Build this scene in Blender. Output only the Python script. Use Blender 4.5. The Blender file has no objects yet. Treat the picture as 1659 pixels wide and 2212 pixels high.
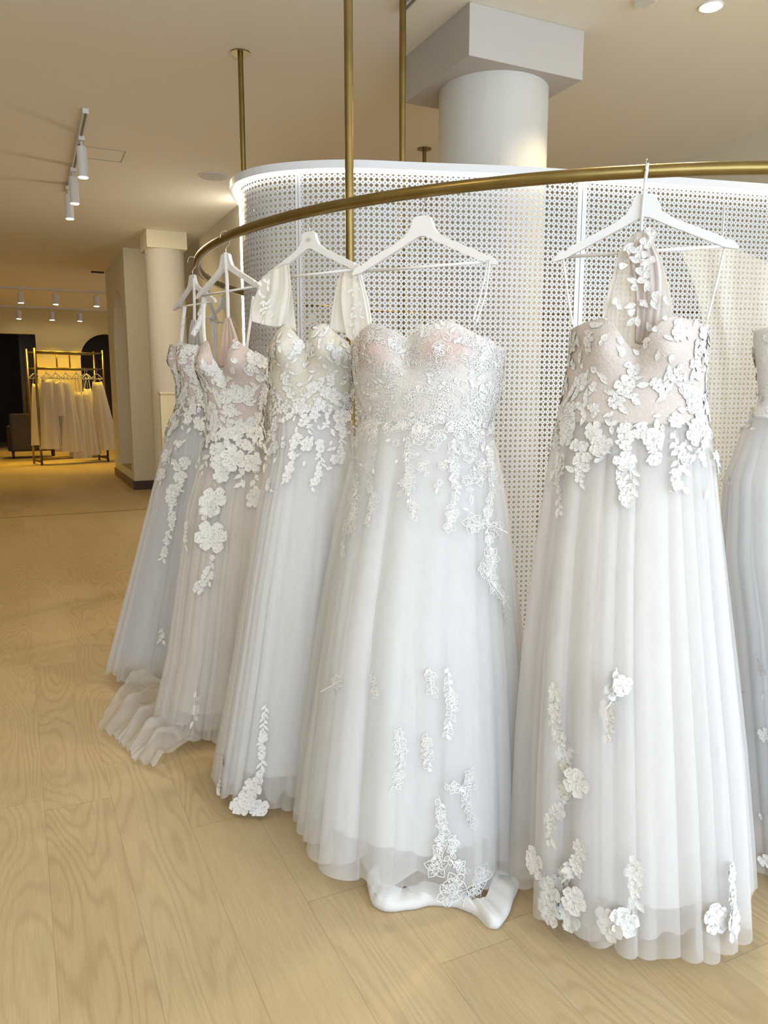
import bpy, bmesh, math, random
import numpy as np
from mathutils import Vector, Matrix
from mathutils.bvhtree import BVHTree
PI = math.pi
SC = bpy.context.scene
COL = SC.collection

# ------------------------------------------------------------------ camera
F = 1650.0; CX, CY = 829.5, 1106.0
PITCH = math.atan((CY-850.0)/F)
YAW = math.atan((CX-30)/F*math.cos(PITCH))
H = 1.24
cam_d = bpy.data.cameras.new('camera'); cam = bpy.data.objects.new('camera', cam_d); COL.objects.link(cam)
cam.location = (0, 0, H); cam.rotation_euler = (PI/2-PITCH, 0, -YAW)
cam_d.sensor_fit = 'VERTICAL'; cam_d.sensor_height = 36; cam_d.lens = F*36/2212
cam_d.clip_start = .05; cam_d.clip_end = 100
SC.camera = cam

# ------------------------------------------------------------------ world, exposure, big lights
w = bpy.data.worlds.new('world'); SC.world = w; w.use_nodes = True
w.node_tree.nodes['Background'].inputs[0].default_value = (.78, .87, 1, 1)
w.node_tree.nodes['Background'].inputs[1].default_value = .6
SC.view_settings.view_transform = 'Standard'; SC.view_settings.look = 'None'
SC.view_settings.gamma = 1; SC.view_settings.use_curve_mapping = False
SC.view_settings.exposure = 0.10
SC.cycles.use_adaptive_sampling = True; SC.cycles.adaptive_threshold = .045; SC.cycles.max_bounces = 6; SC.cycles.diffuse_bounces = 3; SC.cycles.glossy_bounces = 3
SC.cycles.transmission_bounces = 4; SC.cycles.transparent_max_bounces = 20
SC.cycles.sample_clamp_indirect = 4; SC.cycles.use_denoising = True
SC.cycles.caustics_reflective = False; SC.cycles.caustics_refractive = False

def area(name, loc, target, sx, sy, e, col):
    l = bpy.data.lights.new(name, 'AREA'); l.shape = 'RECTANGLE'; l.size = sx; l.size_y = sy; l.energy = e; l.color = col
    o = bpy.data.objects.new(name, l); COL.objects.link(o); o.location = loc
    o.rotation_euler = (Vector(target)-Vector(loc)).to_track_quat('-Z', 'Y').to_euler(); return o
def spot(name, loc, target, e, col, ang=70, blend=.6, r=.04, parent=None):
    l = bpy.data.lights.new(name, 'SPOT'); l.energy = e; l.color = col; l.spot_size = math.radians(ang); l.spot_blend = blend; l.shadow_soft_size = r
    o = bpy.data.objects.new(name, l); COL.objects.link(o); o.location = loc
    o.rotation_euler = (Vector(target)-Vector(loc)).to_track_quat('-Z', 'Y').to_euler(); return o
WARM = (1, .77, .46); WARM2 = (1, .62, .05); DAY = (.75, .865, 1)
area('daylight_front', (1.2, -2.75, 1.65), (1.0, 3, 2.1), 6.4, 2.6, 226, DAY)
area('daylight_side', (4.6, -1.2, 1.6), (1.2, 1.6, .9), 2.4, 2.4, 36, (.60, .78, 1))
CZ = 3.03

# ------------------------------------------------------------------ helpers
def rayd(px, py):
    x = (px-CX)/F; y = -(py-CY)/F
    d = np.array([x, math.cos(PITCH)+y*math.sin(PITCH), -math.sin(PITCH)+y*math.cos(PITCH)])
    c, s = math.cos(YAW), math.sin(YAW)
    return np.array([c*d[0]+s*d[1], -s*d[0]+c*d[1], d[2]])
def P(px, py, z):
    d = rayd(px, py); t = (z-H)/d[2]; return np.array([d[0]*t, d[1]*t, z])

def tag(o, label=None, cat=None, group=None, kind=None):
    if label: o['label'] = label
    if cat: o['category'] = cat
    if group: o['group'] = group
    if kind: o['kind'] = kind
    return o
def empty(name, loc, label, cat, group=None):
    o = bpy.data.objects.new(name, None); COL.objects.link(o); o.location = loc; o.empty_display_size = .1
    return tag(o, label, cat, group)
def link(name, me, mat, parent=None, smooth=False, world=True):
    o = bpy.data.objects.new(name, me); COL.objects.link(o)
    if mat: me.materials.append(mat)
    if smooth:
        me.polygons.foreach_set('use_smooth', [True]*len(me.polygons))
    if parent:
        o.parent = parent
        if world: o.matrix_parent_inverse = Matrix.Translation(-Vector(parent.location))
    return o
def mesh(name, V, Fc, mat, parent=None, smooth=False, uv=None, world=True):
    me = bpy.data.meshes.new(name); me.from_pydata([tuple(map(float, v)) for v in V], [], Fc); me.update()
    if uv is not None:
        l = me.uv_layers.new(name='UVMap')
        vi = np.zeros(len(me.loops), int); me.loops.foreach_get('vertex_index', vi)
        l.data.foreach_set('uv', np.asarray(uv, float)[vi].ravel())
    return link(name, me, mat, parent, smooth, world)
def fix(o):
    bm = bmesh.new(); bm.from_mesh(o.data); bmesh.ops.recalc_face_normals(bm, faces=bm.faces); bm.to_mesh(o.data); bm.free(); return o

class MB:
    def __init__(s): s.V = []; s.F = []
    def add(s, V, Fc):
        b = len(s.V); s.V += [tuple(map(float, v)) for v in V]; s.F += [tuple(i+b for i in f) for f in Fc]; return s
    def box(s, a, b, rot=0, c=None):
        x0, y0, z0 = a; x1, y1, z1 = b
        V = [(x, y, z) for z in (z0, z1) for x, y in ((x0, y0), (x1, y0), (x1, y1), (x0, y1))]
        if rot:
            cx, cy = c if c else ((x0+x1)/2, (y0+y1)/2); co, si = math.cos(rot), math.sin(rot)
            V = [(cx+(x-cx)*co-(y-cy)*si, cy+(x-cx)*si+(y-cy)*co, z) for x, y, z in V]
        return s.add(V, [(0, 3, 2, 1), (4, 5, 6, 7), (0, 1, 5, 4), (1, 2, 6, 5), (2, 3, 7, 6), (3, 0, 4, 7)])
    def tube(s, pts, r, n=10, caps=True, closed=False):
        pts = [Vector(p) for p in pts]; N = len(pts); rs = r if hasattr(r, '__len__') else [r]*N
        rings = []; up = None
        for i, p in enumerate(pts):
            if closed: t = pts[(i+1) % N]-pts[i-1]
            else: t = pts[min(i+1, N-1)]-pts[max(i-1, 0)]
            t.normalize()
            if up is None:
                up = Vector((0, 0, 1)) if abs(t.z) < .9 else Vector((1, 0, 0))
            u = t.cross(up).normalized(); v = u.cross(t).normalized(); up = v
            rings.append([p+(u*math.cos(2*PI*k/n)+v*math.sin(2*PI*k/n))*rs[i] for k in range(n)])
        V = [q for R in rings for q in R]; Fc = []
        M = N if closed else N-1
        for i in range(M):
            j = (i+1) % N
            for k in range(n):
                l = (k+1) % n; Fc.append((i*n+k, i*n+l, j*n+l, j*n+k))
        if caps and not closed: Fc += [tuple(range(n))[::-1], tuple((N-1)*n+k for k in range(n))]
        return s.add(V, Fc)
    def cyl(s, x, y, z0, z1, r, n=24, r2=None):
        return s.tube([(x, y, z0), (x, y, z1)], [r, r2 or r], n)
    def build(s, name, mat, parent=None, smooth=False, world=True):
        return fix(mesh(name, s.V, s.F, mat, parent, smooth, world=world))
def smooth_by_angle(o, deg=35):
    bm = bmesh.new(); bm.from_mesh(o.data)
    for f in bm.faces: f.smooth = True
    for e in bm.edges:
        if len(e.link_faces) == 2 and e.calc_face_angle(0) > math.radians(deg): e.smooth = False
    bm.to_mesh(o.data); bm.free(); return o
def bevel(o, w_=.002, seg=2):
    m = o.modifiers.new('bevel', 'BEVEL'); m.width = w_; m.segments = seg; m.limit_method = 'ANGLE'; return o
def spline(pts, n=8):
    pts = [np.array(p, float) for p in pts]; out = []
    for i in range(len(pts)-1):
        p0 = pts[max(i-1, 0)]; p1 = pts[i]; p2 = pts[i+1]; p3 = pts[min(i+2, len(pts)-1)]
        for k in range(n):
            t = k/n
            out.append(.5*((2*p1)+(-p0+p2)*t+(2*p0-5*p1+4*p2-p3)*t*t+(-p0+3*p1-3*p2+p3)*t**3))
    out.append(pts[-1]); return out

# ------------------------------------------------------------------ materials
class NT:
    def __init__(s, name):
        s.m = bpy.data.materials.new(name); s.m.use_nodes = True; s.t = s.m.node_tree; s.n = s.t.nodes; s.l = s.t.links
        s.b = s.n['Principled BSDF']; s.out = s.n['Material Output']
    def new(s, ty, **kw):
        x = s.n.new(ty)
        for k, v in kw.items(): setattr(x, k, v)
        return x
    def set(s, sock, v):
        if isinstance(v, bpy.types.NodeSocket): s.l.new(v, sock)
        elif v is not None: sock.default_value = v
    def math(s, op, a, b=None, c=None):
        x = s.new('ShaderNodeMath', operation=op)
        for i, v in enumerate((a, b, c)):
            if v is not None: s.set(x.inputs[i], v)
        return x.outputs[0]
    def mixc(s, f, a, b):
        x = s.new('ShaderNodeMix', data_type='RGBA'); s.set(x.inputs[0], f); s.set(x.inputs[6], a); s.set(x.inputs[7], b); return x.outputs[2]
    def noise(s, vec, scale, detail=3, rough=.5, dist=0):
        x = s.new('ShaderNodeTexNoise'); s.set(x.inputs['Vector'], vec); x.inputs['Scale'].default_value = scale
        x.inputs['Detail'].default_value = detail; x.inputs['Roughness'].default_value = rough; x.inputs['Distortion'].default_value = dist; return x.outputs[0]
    def mapping(s, vec, sc=(1, 1, 1), loc=(0, 0, 0)):
        x = s.new('ShaderNodeMapping'); s.set(x.inputs[0], vec); x.inputs['Scale'].default_value = sc; x.inputs['Location'].default_value = loc; return x.outputs[0]
    def ramp(s, f, stops):
        x = s.new('ShaderNodeValToRGB'); s.set(x.inputs[0], f); e = x.color_ramp.elements
        while len(e) < len(stops): e.new(.5)
        for i, (p, c) in enumerate(stops): e[i].position = p; e[i].color = c
        return x.outputs[0]
    def coord(s, k='Object'): return s.new('ShaderNodeTexCoord').outputs[k]
    def geo(s): return s.new('ShaderNodeNewGeometry').outputs['Position']
    def bump(s, h, st=.3, d=.01):
        x = s.new('ShaderNodeBump'); s.set(x.inputs['Height'], h); x.inputs['Strength'].default_value = st; x.inputs['Distance'].default_value = d
        s.l.new(x.outputs[0], s.b.inputs['Normal']); return x.outputs[0]
    def P(s, **kw):
        for k, v in kw.items(): s.set(s.b.inputs[k.replace('_', ' ')], v)
        return s
def c4(c): return (c[0], c[1], c[2], 1)
def simple(name, col, rough=.5, metal=0, nscale=None, namp=.05, bump=0, spec=None, emit=None, es=0):
    n = NT(name)
    if nscale:
        f = n.noise(n.coord(), nscale, 4)
        n.P(Base_Color=n.mixc(f, c4([x*(1-namp) for x in col]), c4([min(1, x*(1+namp)) for x in col])))
        if bump: n.bump(f, bump, .005)
    else: n.P(Base_Color=c4(col))
    n.P(Roughness=rough, Metallic=metal)
    if spec is not None: n.b.inputs['Specular IOR Level'].default_value = spec
    if emit: n.b.inputs['Emission Color'].default_value = c4(emit); n.b.inputs['Emission Strength'].default_value = es
    return n.m

M_ceil = simple('ceiling_paint', (.92, .87, .76), .85, 0, 2.0, .015)
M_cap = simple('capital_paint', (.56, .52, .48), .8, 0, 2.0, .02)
M_wall = simple('wall_paint', (.80, .75, .60), .8, 0, 3.0, .02, .05)
M_wallfar = simple('wall_paint_golden_light', (.76, .63, .32), .8, 0, 3.0, .03, .05)  # golden lamp light of the far room mixed into the wall colour
M_trimw = simple('white_trim', (.80, .80, .80), .6, 0, 4, .01)
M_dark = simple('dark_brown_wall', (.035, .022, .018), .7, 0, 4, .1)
M_base = simple('dark_baseboard', (.07, .05, .045), .5, 0, 9, .1)
M_basel = simple('taupe_baseboard', (.20, .14, .10), .5, 0, 9, .1)
M_hang = simple('white_lacquered_wood', (.84, .84, .85), .35, 0, 25, .015)
M_chrome = simple('chrome', (.8, .8, .8), .15, 1, 30, .03)
M_led = simple('led_strip', (1, 1, 1), .5, 0, emit=(1, .97, .86), es=3.6)
M_ledv = simple('led_tall', (1, 1, 1), .5, 0, emit=(1, .95, .80), es=14)
M_lens = simple('lamp_lens', (1, 1, 1), .4, 0, emit=(1, .9, .66), es=30)
M_fix = simple('white_fixture', (.78, .77, .75), .4, 0, 20, .02)
M_slot = simple('track_slot', (.22, .20, .17), .5, 0, 20, .1)
M_charcoal = simple('charcoal_upholstery', (.055, .045, .045), .85, 0, 60, .3, .2)
M_wood_leg = simple('dark_wood', (.02, .013, .01), .5, 0, 20, .3)
M_logo = simple('hanger_logo', (.70, .68, .64), .5, 0, 40, .03)

def brass():
    n = NT('brushed_brass'); v = n.noise(n.mapping(n.coord(), (1, 1, 1)), 14, 5)
    n.P(Base_Color=n.mixc(v, (.20, .145, .05, 1), (.34, .25, .095, 1)), Metallic=1.0, Roughness=n.ramp(v, [(0, (.27,)*3+(1,)), (1, (.40,)*3+(1,))])); return n.m
M_brass = brass()

def floor_mat():
    n = NT('oak_plank_floor'); pos = n.geo()
    sx = n.new('ShaderNodeSeparateXYZ'); n.l.new(pos, sx.inputs[0]); X, Y = sx.outputs[0], sx.outputs[1]
    PW, PL = .19, 1.35
    xr = n.math('DIVIDE', X, PW); row = n.math('FLOOR', xr); fx = n.math('FRACT', xr)
    wn = n.new('ShaderNodeTexWhiteNoise', noise_dimensions='1D'); n.l.new(row, wn.inputs['W'])
    yr = n.math('ADD', n.math('DIVIDE', Y, PL), n.math('MULTIPLY', wn.outputs[0], 7.3)); colm = n.math('FLOOR', yr); fy = n.math('FRACT', yr)
    cv = n.new('ShaderNodeCombineXYZ'); n.l.new(row, cv.inputs[0]); n.l.new(colm, cv.inputs[1])
    w2 = n.new('ShaderNodeTexWhiteNoise', noise_dimensions='2D'); n.l.new(cv.outputs[0], w2.inputs['Vector']); rnd = w2.outputs[0]
    cg = n.new('ShaderNodeCombineXYZ'); n.set(cg.inputs[0], n.math('MULTIPLY', X, 4.2)); n.set(cg.inputs[1], n.math('MULTIPLY', Y, .75)); n.set(cg.inputs[2], n.math('MULTIPLY', rnd, 40))
    nz = n.noise(cg.outputs[0], 1.0, 2.2, .35)
    cf0 = n.new('ShaderNodeCombineXYZ'); n.set(cf0.inputs[0], n.math('MULTIPLY', X, 60)); n.set(cf0.inputs[1], n.math('MULTIPLY', Y, 6)); n.set(cf0.inputs[2], rnd)
    wob = n.noise(cf0.outputs[0], 1.0, 2)
    ph = n.math('ADD', n.math('MULTIPLY', nz, 190), n.math('MULTIPLY', wob, 2.0))
    ring = n.math('ADD', n.math('MULTIPLY', n.math('SINE', ph), .5), .5)
    ring = n.math('POWER', ring, 3.2)
    big = n.noise(n.mapping(pos, (1.7, .5, 1)), 1.1, 3)
    msk = n.ramp(n.noise(cg.outputs[0], .55, 2), [(.36, (0, 0, 0, 1)), (.58, (1, 1, 1, 1))])
    cf = n.new('ShaderNodeCombineXYZ'); n.set(cf.inputs[0], n.math('MULTIPLY', X, 240)); n.set(cf.inputs[1], n.math('MULTIPLY', Y, 9)); n.set(cf.inputs[2], n.math('MULTIPLY', rnd, 11))
    fib = n.noise(cf.outputs[0], 1.0, 4, .6)
    base = n.mixc(rnd, (.50, .37, .20, 1), (.58, .45, .265, 1))
    base = n.mixc(n.ramp(big, [(.35, (0, 0, 0, 1)), (.7, (1, 1, 1, 1))]), base, (.60, .475, .29, 1))
    ringm = n.math('MULTIPLY', n.math('MULTIPLY', ring, msk), .30)
    c = n.mixc(ringm, base, (.27, .18, .08, 1))
    c = n.mixc(n.math('MULTIPLY', n.ramp(fib, [(.38, (1, 1, 1, 1)), (.62, (0, 0, 0, 1))]), .22), c, (.31, .215, .10, 1))
    kn = n.ramp(n.noise(n.mapping(pos, (5, 2.2, 1)), 1.6, 2), [(.70, (0, 0, 0, 1)), (.78, (1, 1, 1, 1))])
    c = n.mixc(n.math('MULTIPLY', kn, .55), c, (.24, .15, .08, 1))
    def edge(fr, wd):
        return n.math('LESS_THAN', n.math('MINIMUM', fr, n.math('SUBTRACT', 1.0, fr)), wd)
    seam = n.math('MAXIMUM', edge(fx, .006), edge(fy, .0012))
    c = n.mixc(n.math('MULTIPLY', seam, .30), c, (.20, .13, .07, 1))
    n.P(Base_Color=c, Roughness=n.math('ADD', n.math('MULTIPLY', fib, .12), .36)); n.b.inputs['Specular IOR Level'].default_value = .35
    n.bump(n.math('ADD', fib, n.math('MULTIPLY', seam, -2.0)), .06, .002)
    return n.m
M_floor = floor_mat()

def plaster():
    n = NT('brushed_plaster'); a = n.noise(n.mapping(n.coord(), (26, 26, 1.6)), 1.0, 5, .6); b = n.noise(n.mapping(n.coord(), (9, 9, 1.1)), 1.0, 4)
    cr = n.ramp(a, [(.62, (0, 0, 0, 1)), (.72, (1, 1, 1, 1))])
    c = n.mixc(b, (.62, .59, .52, 1), (.68, .67, .64, 1)); c = n.mixc(n.math('MULTIPLY', cr, .22), c, (.42, .36, .28, 1))
    n.P(Base_Color=c, Roughness=.75); n.bump(a, .5, .004); return n.m
M_plaster = plaster()

def perforated():
    n = NT('perforated_white_metal'); uv = n.coord('UV'); sx = n.new('ShaderNodeSeparateXYZ'); n.l.new(uv, sx.inputs[0])
    p = .0236
    u = n.math('DIVIDE', sx.outputs[0], p); v = n.math('DIVIDE', sx.outputs[1], p)
    a = n.math('ABSOLUTE', n.math('SUBTRACT', n.math('FRACT', u), .5)); b = n.math('ABSOLUTE', n.math('SUBTRACT', n.math('FRACT', v), .5))
    mx = n.math('MAXIMUM', a, b); mn = n.math('MINIMUM', a, b)
    dx = n.math('SUBTRACT', mx, .175)
    q = n.math('LESS_THAN', n.math('ADD', n.math('MULTIPLY', dx, dx), n.math('MULTIPLY', mn, mn)), .168**2)
    ctr = n.math('LESS_THAN', n.math('ADD', a, b), .29)
    a2 = n.math('SUBTRACT', .5, a); b2 = n.math('SUBTRACT', .5, b)
    d = n.math('LESS_THAN', n.math('ADD', n.math('MULTIPLY', a2, a2), n.math('MULTIPLY', b2, b2)), .115**2)
    hole = n.math('MAXIMUM', n.math('MAXIMUM', q, ctr), d)
    n.P(Base_Color=(.66, .66, .67, 1), Roughness=.22, Alpha=n.math('SUBTRACT', 1.0, hole)); return n.m
M_perf = perforated()
M_gloss = simple('white_gloss_frame', (.80, .80, .82), .25, 0, 30, .01)

def tulle(name, col, op, sparkle=False):
    n = NT(name); t = n.new('ShaderNodeBsdfTransparent'); tr = n.new('ShaderNodeBsdfTranslucent'); df = n.new('ShaderNodeBsdfDiffuse')
    f = n.noise(n.mapping(n.coord(), (30, 30, 3)), 1.0, 3)
    c = n.mixc(f, c4([x*.97 for x in col]), c4(col)); n.l.new(c, tr.inputs[0]); n.l.new(c, df.inputs[0])
    m1 = n.new('ShaderNodeMixShader'); m1.inputs[0].default_value = .38; n.l.new(df.outputs[0], m1.inputs[1]); n.l.new(tr.outputs[0], m1.inputs[2])
    m2 = n.new('ShaderNodeMixShader'); n.set(m2.inputs[0], n.math('ADD', n.math('MULTIPLY', f, .12), op-.06))
    n.l.new(t.outputs[0], m2.inputs[1]); n.l.new(m1.outputs[0], m2.inputs[2]); n.l.new(m2.outputs[0], n.out.inputs[0]); return n.m
def cloth(name, col, rough=.8, sheen=.1, trans=.25):
    n = NT(name); f = n.noise(n.mapping(n.coord(), (14, 14, 2.5)), 1.0, 4)
    c = n.mixc(f, c4([x*.96 for x in col]), c4(col)); n.P(Base_Color=c, Roughness=rough, Sheen_Weight=sheen)
    n.bump(f, .15, .004)
    tr = n.new('ShaderNodeBsdfTranslucent'); n.l.new(c, tr.inputs[0]); m = n.new('ShaderNodeMixShader'); m.inputs[0].default_value = trans
    n.l.new(n.b.outputs[0], m.inputs[1]); n.l.new(tr.outputs[0], m.inputs[2]); n.l.new(m.outputs[0], n.out.inputs[0]); return n.m
def lace_base(name, col, lacec, amt=.5, cup=None):
    """net ground with fine embroidered thread pattern"""
    n = NT(name); g = n.coord()
    vo = n.new('ShaderNodeTexVoronoi', feature='DISTANCE_TO_EDGE'); n.set(vo.inputs['Vector'], n.mapping(g, (1, 1, 1))); vo.inputs['Scale'].default_value = 90
    nz = n.noise(g, 30, 4, .6, 1.2)
    thr = n.math('MULTIPLY', n.ramp(vo.outputs['Distance'], [(.04, (1, 1, 1, 1)), (.16, (0, 0, 0, 1))]), n.ramp(nz, [(.42, (0, 0, 0, 1)), (.56, (1, 1, 1, 1))]))
    cc = c4(col)
    if cup:
        at = n.new('ShaderNodeAttribute'); at.attribute_name = 'cup'; cc = n.mixc(at.outputs['Fac'], c4(col), c4(cup))
    n.P(Base_Color=n.mixc(n.math('MULTIPLY', thr, amt), cc, c4(lacec)), Roughness=.75, Sheen_Weight=.1); n.bump(thr, .3, .002); return n.m
def lace_mat(name, col):
    n = NT(name); f = n.noise(n.coord(), 260, 3, .6); hol = n.ramp(n.noise(n.coord(), 150, 2, .5), [(.34, (.45, .45, .45, 1)), (.42, (1, 1, 1, 1))]); n.P(Alpha=hol); c = n.mixc(f, c4([x*.9 for x in col]), c4(col))
    n.P(Base_Color=c, Roughness=.6, Sheen_Weight=.2); n.bump(f, .5, .002); return n.m

M_lace = lace_mat('white_lace', (.86, .855, .845))
M_bead = simple('beads', (.95, .95, .97), .12, .3, 50, .02)
M_strap = cloth('strap_satin', (.88, .87, .86), .55, .1, .1)
M_chiffon = tulle('chiffon', (.93, .92, .88), .80)
M_nude = cloth('nude_lining', (.80, .62, .52), .6, .2, .15)

# ------------------------------------------------------------------ room shell
def st(o): return tag(o, kind='structure')
st(MB().box((-4, -3.2, -.12), (6, 22.5, 0)).build('floor', M_floor))
st(MB().box((-4, -3.2, CZ), (6, 22.5, CZ+.15)).build('ceiling', M_ceil))
st(MB().box((-4.15, -3.2, 0), (-4, 22.5, CZ)).build('wall_left', M_wall))
st(MB().box((4.78, -3.2, 0), (4.93, 6.9, CZ)).build('wall_right', M_wall))
# shop-window wall behind the camera
f = MB(); f.box((-4, -3.2, 0), (-3.2, -3, CZ)); f.box((4.3, -3.2, 0), (4.78, -3, CZ)); f.box((-3.2, -3.2, 0), (4.3, -3, .25)); f.box((-3.2, -3.2, 2.9), (4.3, -3, CZ))
st(f.build('wall_front', M_wall))
# block of rooms at the right behind the screen, and its left face
st(MB().box((2.06, 6.95, 0), (5.0, 9.6, CZ)).build('wall_back', M_wall))
# arched niche wall
def niche_wall():
    x0, x1, ya, yb = 1.34, 2.06, 10.31, 12.4
    n0, n1, sill, top = 10.50, 11.72, .21, 2.60
    r = (n1-n0)/2; cyy = (n0+n1)/2; sp = top-r
    arc = [(n0, sill)]+[(cyy-r*math.cos(a), sp+r*math.sin(a)) for a in np.linspace(0, PI, 25)]+[(n1, sill)]
    V = []; Fc = []
    def q(a, b, c, d):
        k = len(V); V.extend([a, b, c, d]); Fc.append((k, k+1, k+2, k+3))
    F_ = lambda y, z: (x0, y, z)
    q(F_(ya, 0), F_(n0, 0), F_(n0, CZ), F_(ya, CZ)); q(F_(n1, 0), F_(yb, 0), F_(yb, CZ), F_(n1, CZ)); q(F_(n0, 0), F_(n1, 0), F_(n1, sill), F_(n0, sill))
    for (y0_, z0_), (y1_, z1_) in zip(arc[1:-2], arc[2:-1]): q(F_(y0_, z0_), F_(y1_, z1_), F_(y1_, CZ), F_(y0_, CZ))
    dp = .42
    for (y0_, z0_), (y1_, z1_) in zip(arc, arc[1:]+arc[:1]): q(F_(y0_, z0_), F_(y1_, z1_), (x0+dp, y1_, z1_), (x0+dp, y0_, z0_))
    k = len(V); V.extend([(x0+dp, y, z) for y, z in arc]); Fc.append(tuple(range(k, k+len(arc))))
    q((x0, ya, 0), (x1+2, ya, 0), (x1+2, ya, CZ), (x0, ya, CZ)); q((x0, yb, 0), (x1+2, yb, 0), (x1+2, yb, CZ), (x0, yb, CZ))
    q((x1+2, ya, 0), (x1+2, yb, 0), (x1+2, yb, CZ), (x1+2, ya, CZ))
    return mesh('wall_niche', V, Fc, M_wall)
st(niche_wall())
st(MB().box((1.325, 10.30, 0), (1.34, 12.41, .115)).build('baseboard_niche', M_basel))
st(MB().box((1.325, 10.295, 0), (3.0, 10.31, .115)).build('baseboard_end', M_base))
st(MB().box((1.36, 10.52, .205), (1.74, 11.70, .225)).build('trim_1', simple('sill_wood', (.45, .33, .16), .5, 0, 20, .1)))
# passage side
st(MB().box((2.06, 9.6, 0), (2.2, 10.3, CZ)).build('wall_passage', M_wall))
st(MB().box((-4, 8.46, 0), (2.06, 8.50, .006)).build('trim_2', simple('floor_strip', (.35, .24, .10), .4, .3, 20, .1)))
# far wall with a square opening on the left and an arched opening on the right
def far_wall():
    Y0, Y1 = 18.4, 18.6; m = MB()
    xl = P(88, 900, 1.2)[0]/P(88, 900, 1.2)[1]*Y0
    z1 = 2.50; ax0, ax1, at = 1.38, 2.5, 2.55; r = (ax1-ax0)/2; cx = (ax0+ax1)/2
    m.box((-4, Y0, z1), (xl, Y1, CZ)); m.box((-4, Y0, 0), (-2.2, Y1, z1)); m.box((xl, Y0, 0), (ax0, Y1, CZ)); m.box((ax1, Y0, 0), (6, Y1, CZ))
    pts = [(cx-r*math.cos(a), at-r+r*math.sin(a)) for a in np.linspace(0, PI, 25)]
    for (a0, b0), (a1, b1) in zip(pts, pts[1:]):
        m.add([(a0, Y0, b0), (a1, Y0, b1), (a1, Y0, CZ), (a0, Y0, CZ), (a0, Y1, b0), (a1, Y1, b1), (a1, Y1, CZ), (a0, Y1, CZ)], [(0, 1, 2, 3), (4, 7, 6, 5), (0, 4, 5, 1)])
    return m.build('wall_far', M_wallfar), xl
fw, XL = far_wall(); st(fw)
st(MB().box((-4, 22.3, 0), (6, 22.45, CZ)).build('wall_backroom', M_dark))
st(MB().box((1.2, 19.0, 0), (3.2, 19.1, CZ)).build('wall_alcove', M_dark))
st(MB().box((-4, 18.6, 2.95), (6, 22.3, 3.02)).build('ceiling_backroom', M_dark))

# ceiling access panel lines, dark slot
m = MB(); a, b, c_ = (.59, 6.32), (.87, 6.28), (.87, 6.57)
m.box((.585, 6.30, CZ-.003), (.875, 6.304, CZ)); m.box((.873, 6.30, CZ-.003), (.877, 6.60, CZ)); m.box((.585, 6.596, CZ-.003), (.877, 6.60, CZ)); m.box((.585, 6.30, CZ-.003), (.588, 6.60, CZ))
tag(m.build('access_panel', simple('panel_gap', (.42, .38, .30), .7, 0, 20, .05)), 'flush square access panel outline in ceiling beside the near track', 'panel')
tag(MB().box((1.15, 12.42, CZ-.02), (1.33, 12.47, CZ)).build('air_slot', M_dark), 'small dark slot in ceiling at far end of niche wall', 'vent')
o = empty('ceiling_speaker', (1.62, 6.67, CZ), 'round white flush ceiling speaker left of the brass ring', 'speaker')
MB().cyl(1.62, 6.67, CZ-.008, CZ, .125, 40).build('rim', M_fix, o); MB().cyl(1.62, 6.67, CZ-.0095, CZ-.007, .11, 40).build('grille', simple('speaker_grille', (.62, .60, .58), .6, 0, 200, .2), o)

# near pillar: round column under a square capital
o = st(MB().cyl(2.375, 3.63, 0, CZ, .285, 64).build('column_right', M_plaster)); smooth_by_angle(o)
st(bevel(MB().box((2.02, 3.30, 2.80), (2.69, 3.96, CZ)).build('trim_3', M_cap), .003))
# left pillar
o = st(MB().cyl(1.655, 9.27, .0, CZ, .215, 48).build('column_left', M_plaster)); smooth_by_angle(o)
st(bevel(MB().box((1.43, 9.04, 2.84), (1.87, 9.5, CZ)).build('trim_4', M_wall), .003))
st(MB().box((1.50, 9.02, 0), (2.06, 9.08, 1.24)).build('trim_5', M_wall))
st(MB().box((1.49, 9.00, 1.235), (2.06, 9.10, 1.26)).build('trim_6', M_wall))

# ------------------------------------------------------------------ brass hanging ring and ceiling poles
ZR = 1.79; RC = np.array([2.545, 3.03]); RR = 1.84; TR = .0165
ring = empty('garment_ring', (RC[0], RC[1], ZR), 'large circular brass garment rail carrying the white wedding dresses', 'clothes rail')
MB().tube([(RC[0]+RR*math.cos(a), RC[1]+RR*math.sin(a), ZR) for a in np.linspace(0, 2*PI, 160, endpoint=False)], TR, 16, closed=True).build('rail', M_brass, ring, True)
def pole(x, y, z0=0, r=.0145, flange=True):
    p = MB().cyl(x, y, z0, CZ, r, 20).build('pole', M_brass, ring); smooth_by_angle(p)
    if flange: smooth_by_angle(MB().cyl(x, y, CZ-.006, CZ, .052, 32).build('ceiling_plate', M_brass, p))
    return p
pole(1.205, 4.285)
def polepx(px, py, d, **k):
    r = rayd(px, py); t = d/math.hypot(r[0], r[1]); pole(r[0]*t, r[1]*t, **k)
polepx(755, 441, 2.85, z0=0, r=.0155)
polepx(869, 300, 3.75, z0=0, r=.0155)
pole(2.86, 5.28)

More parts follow.
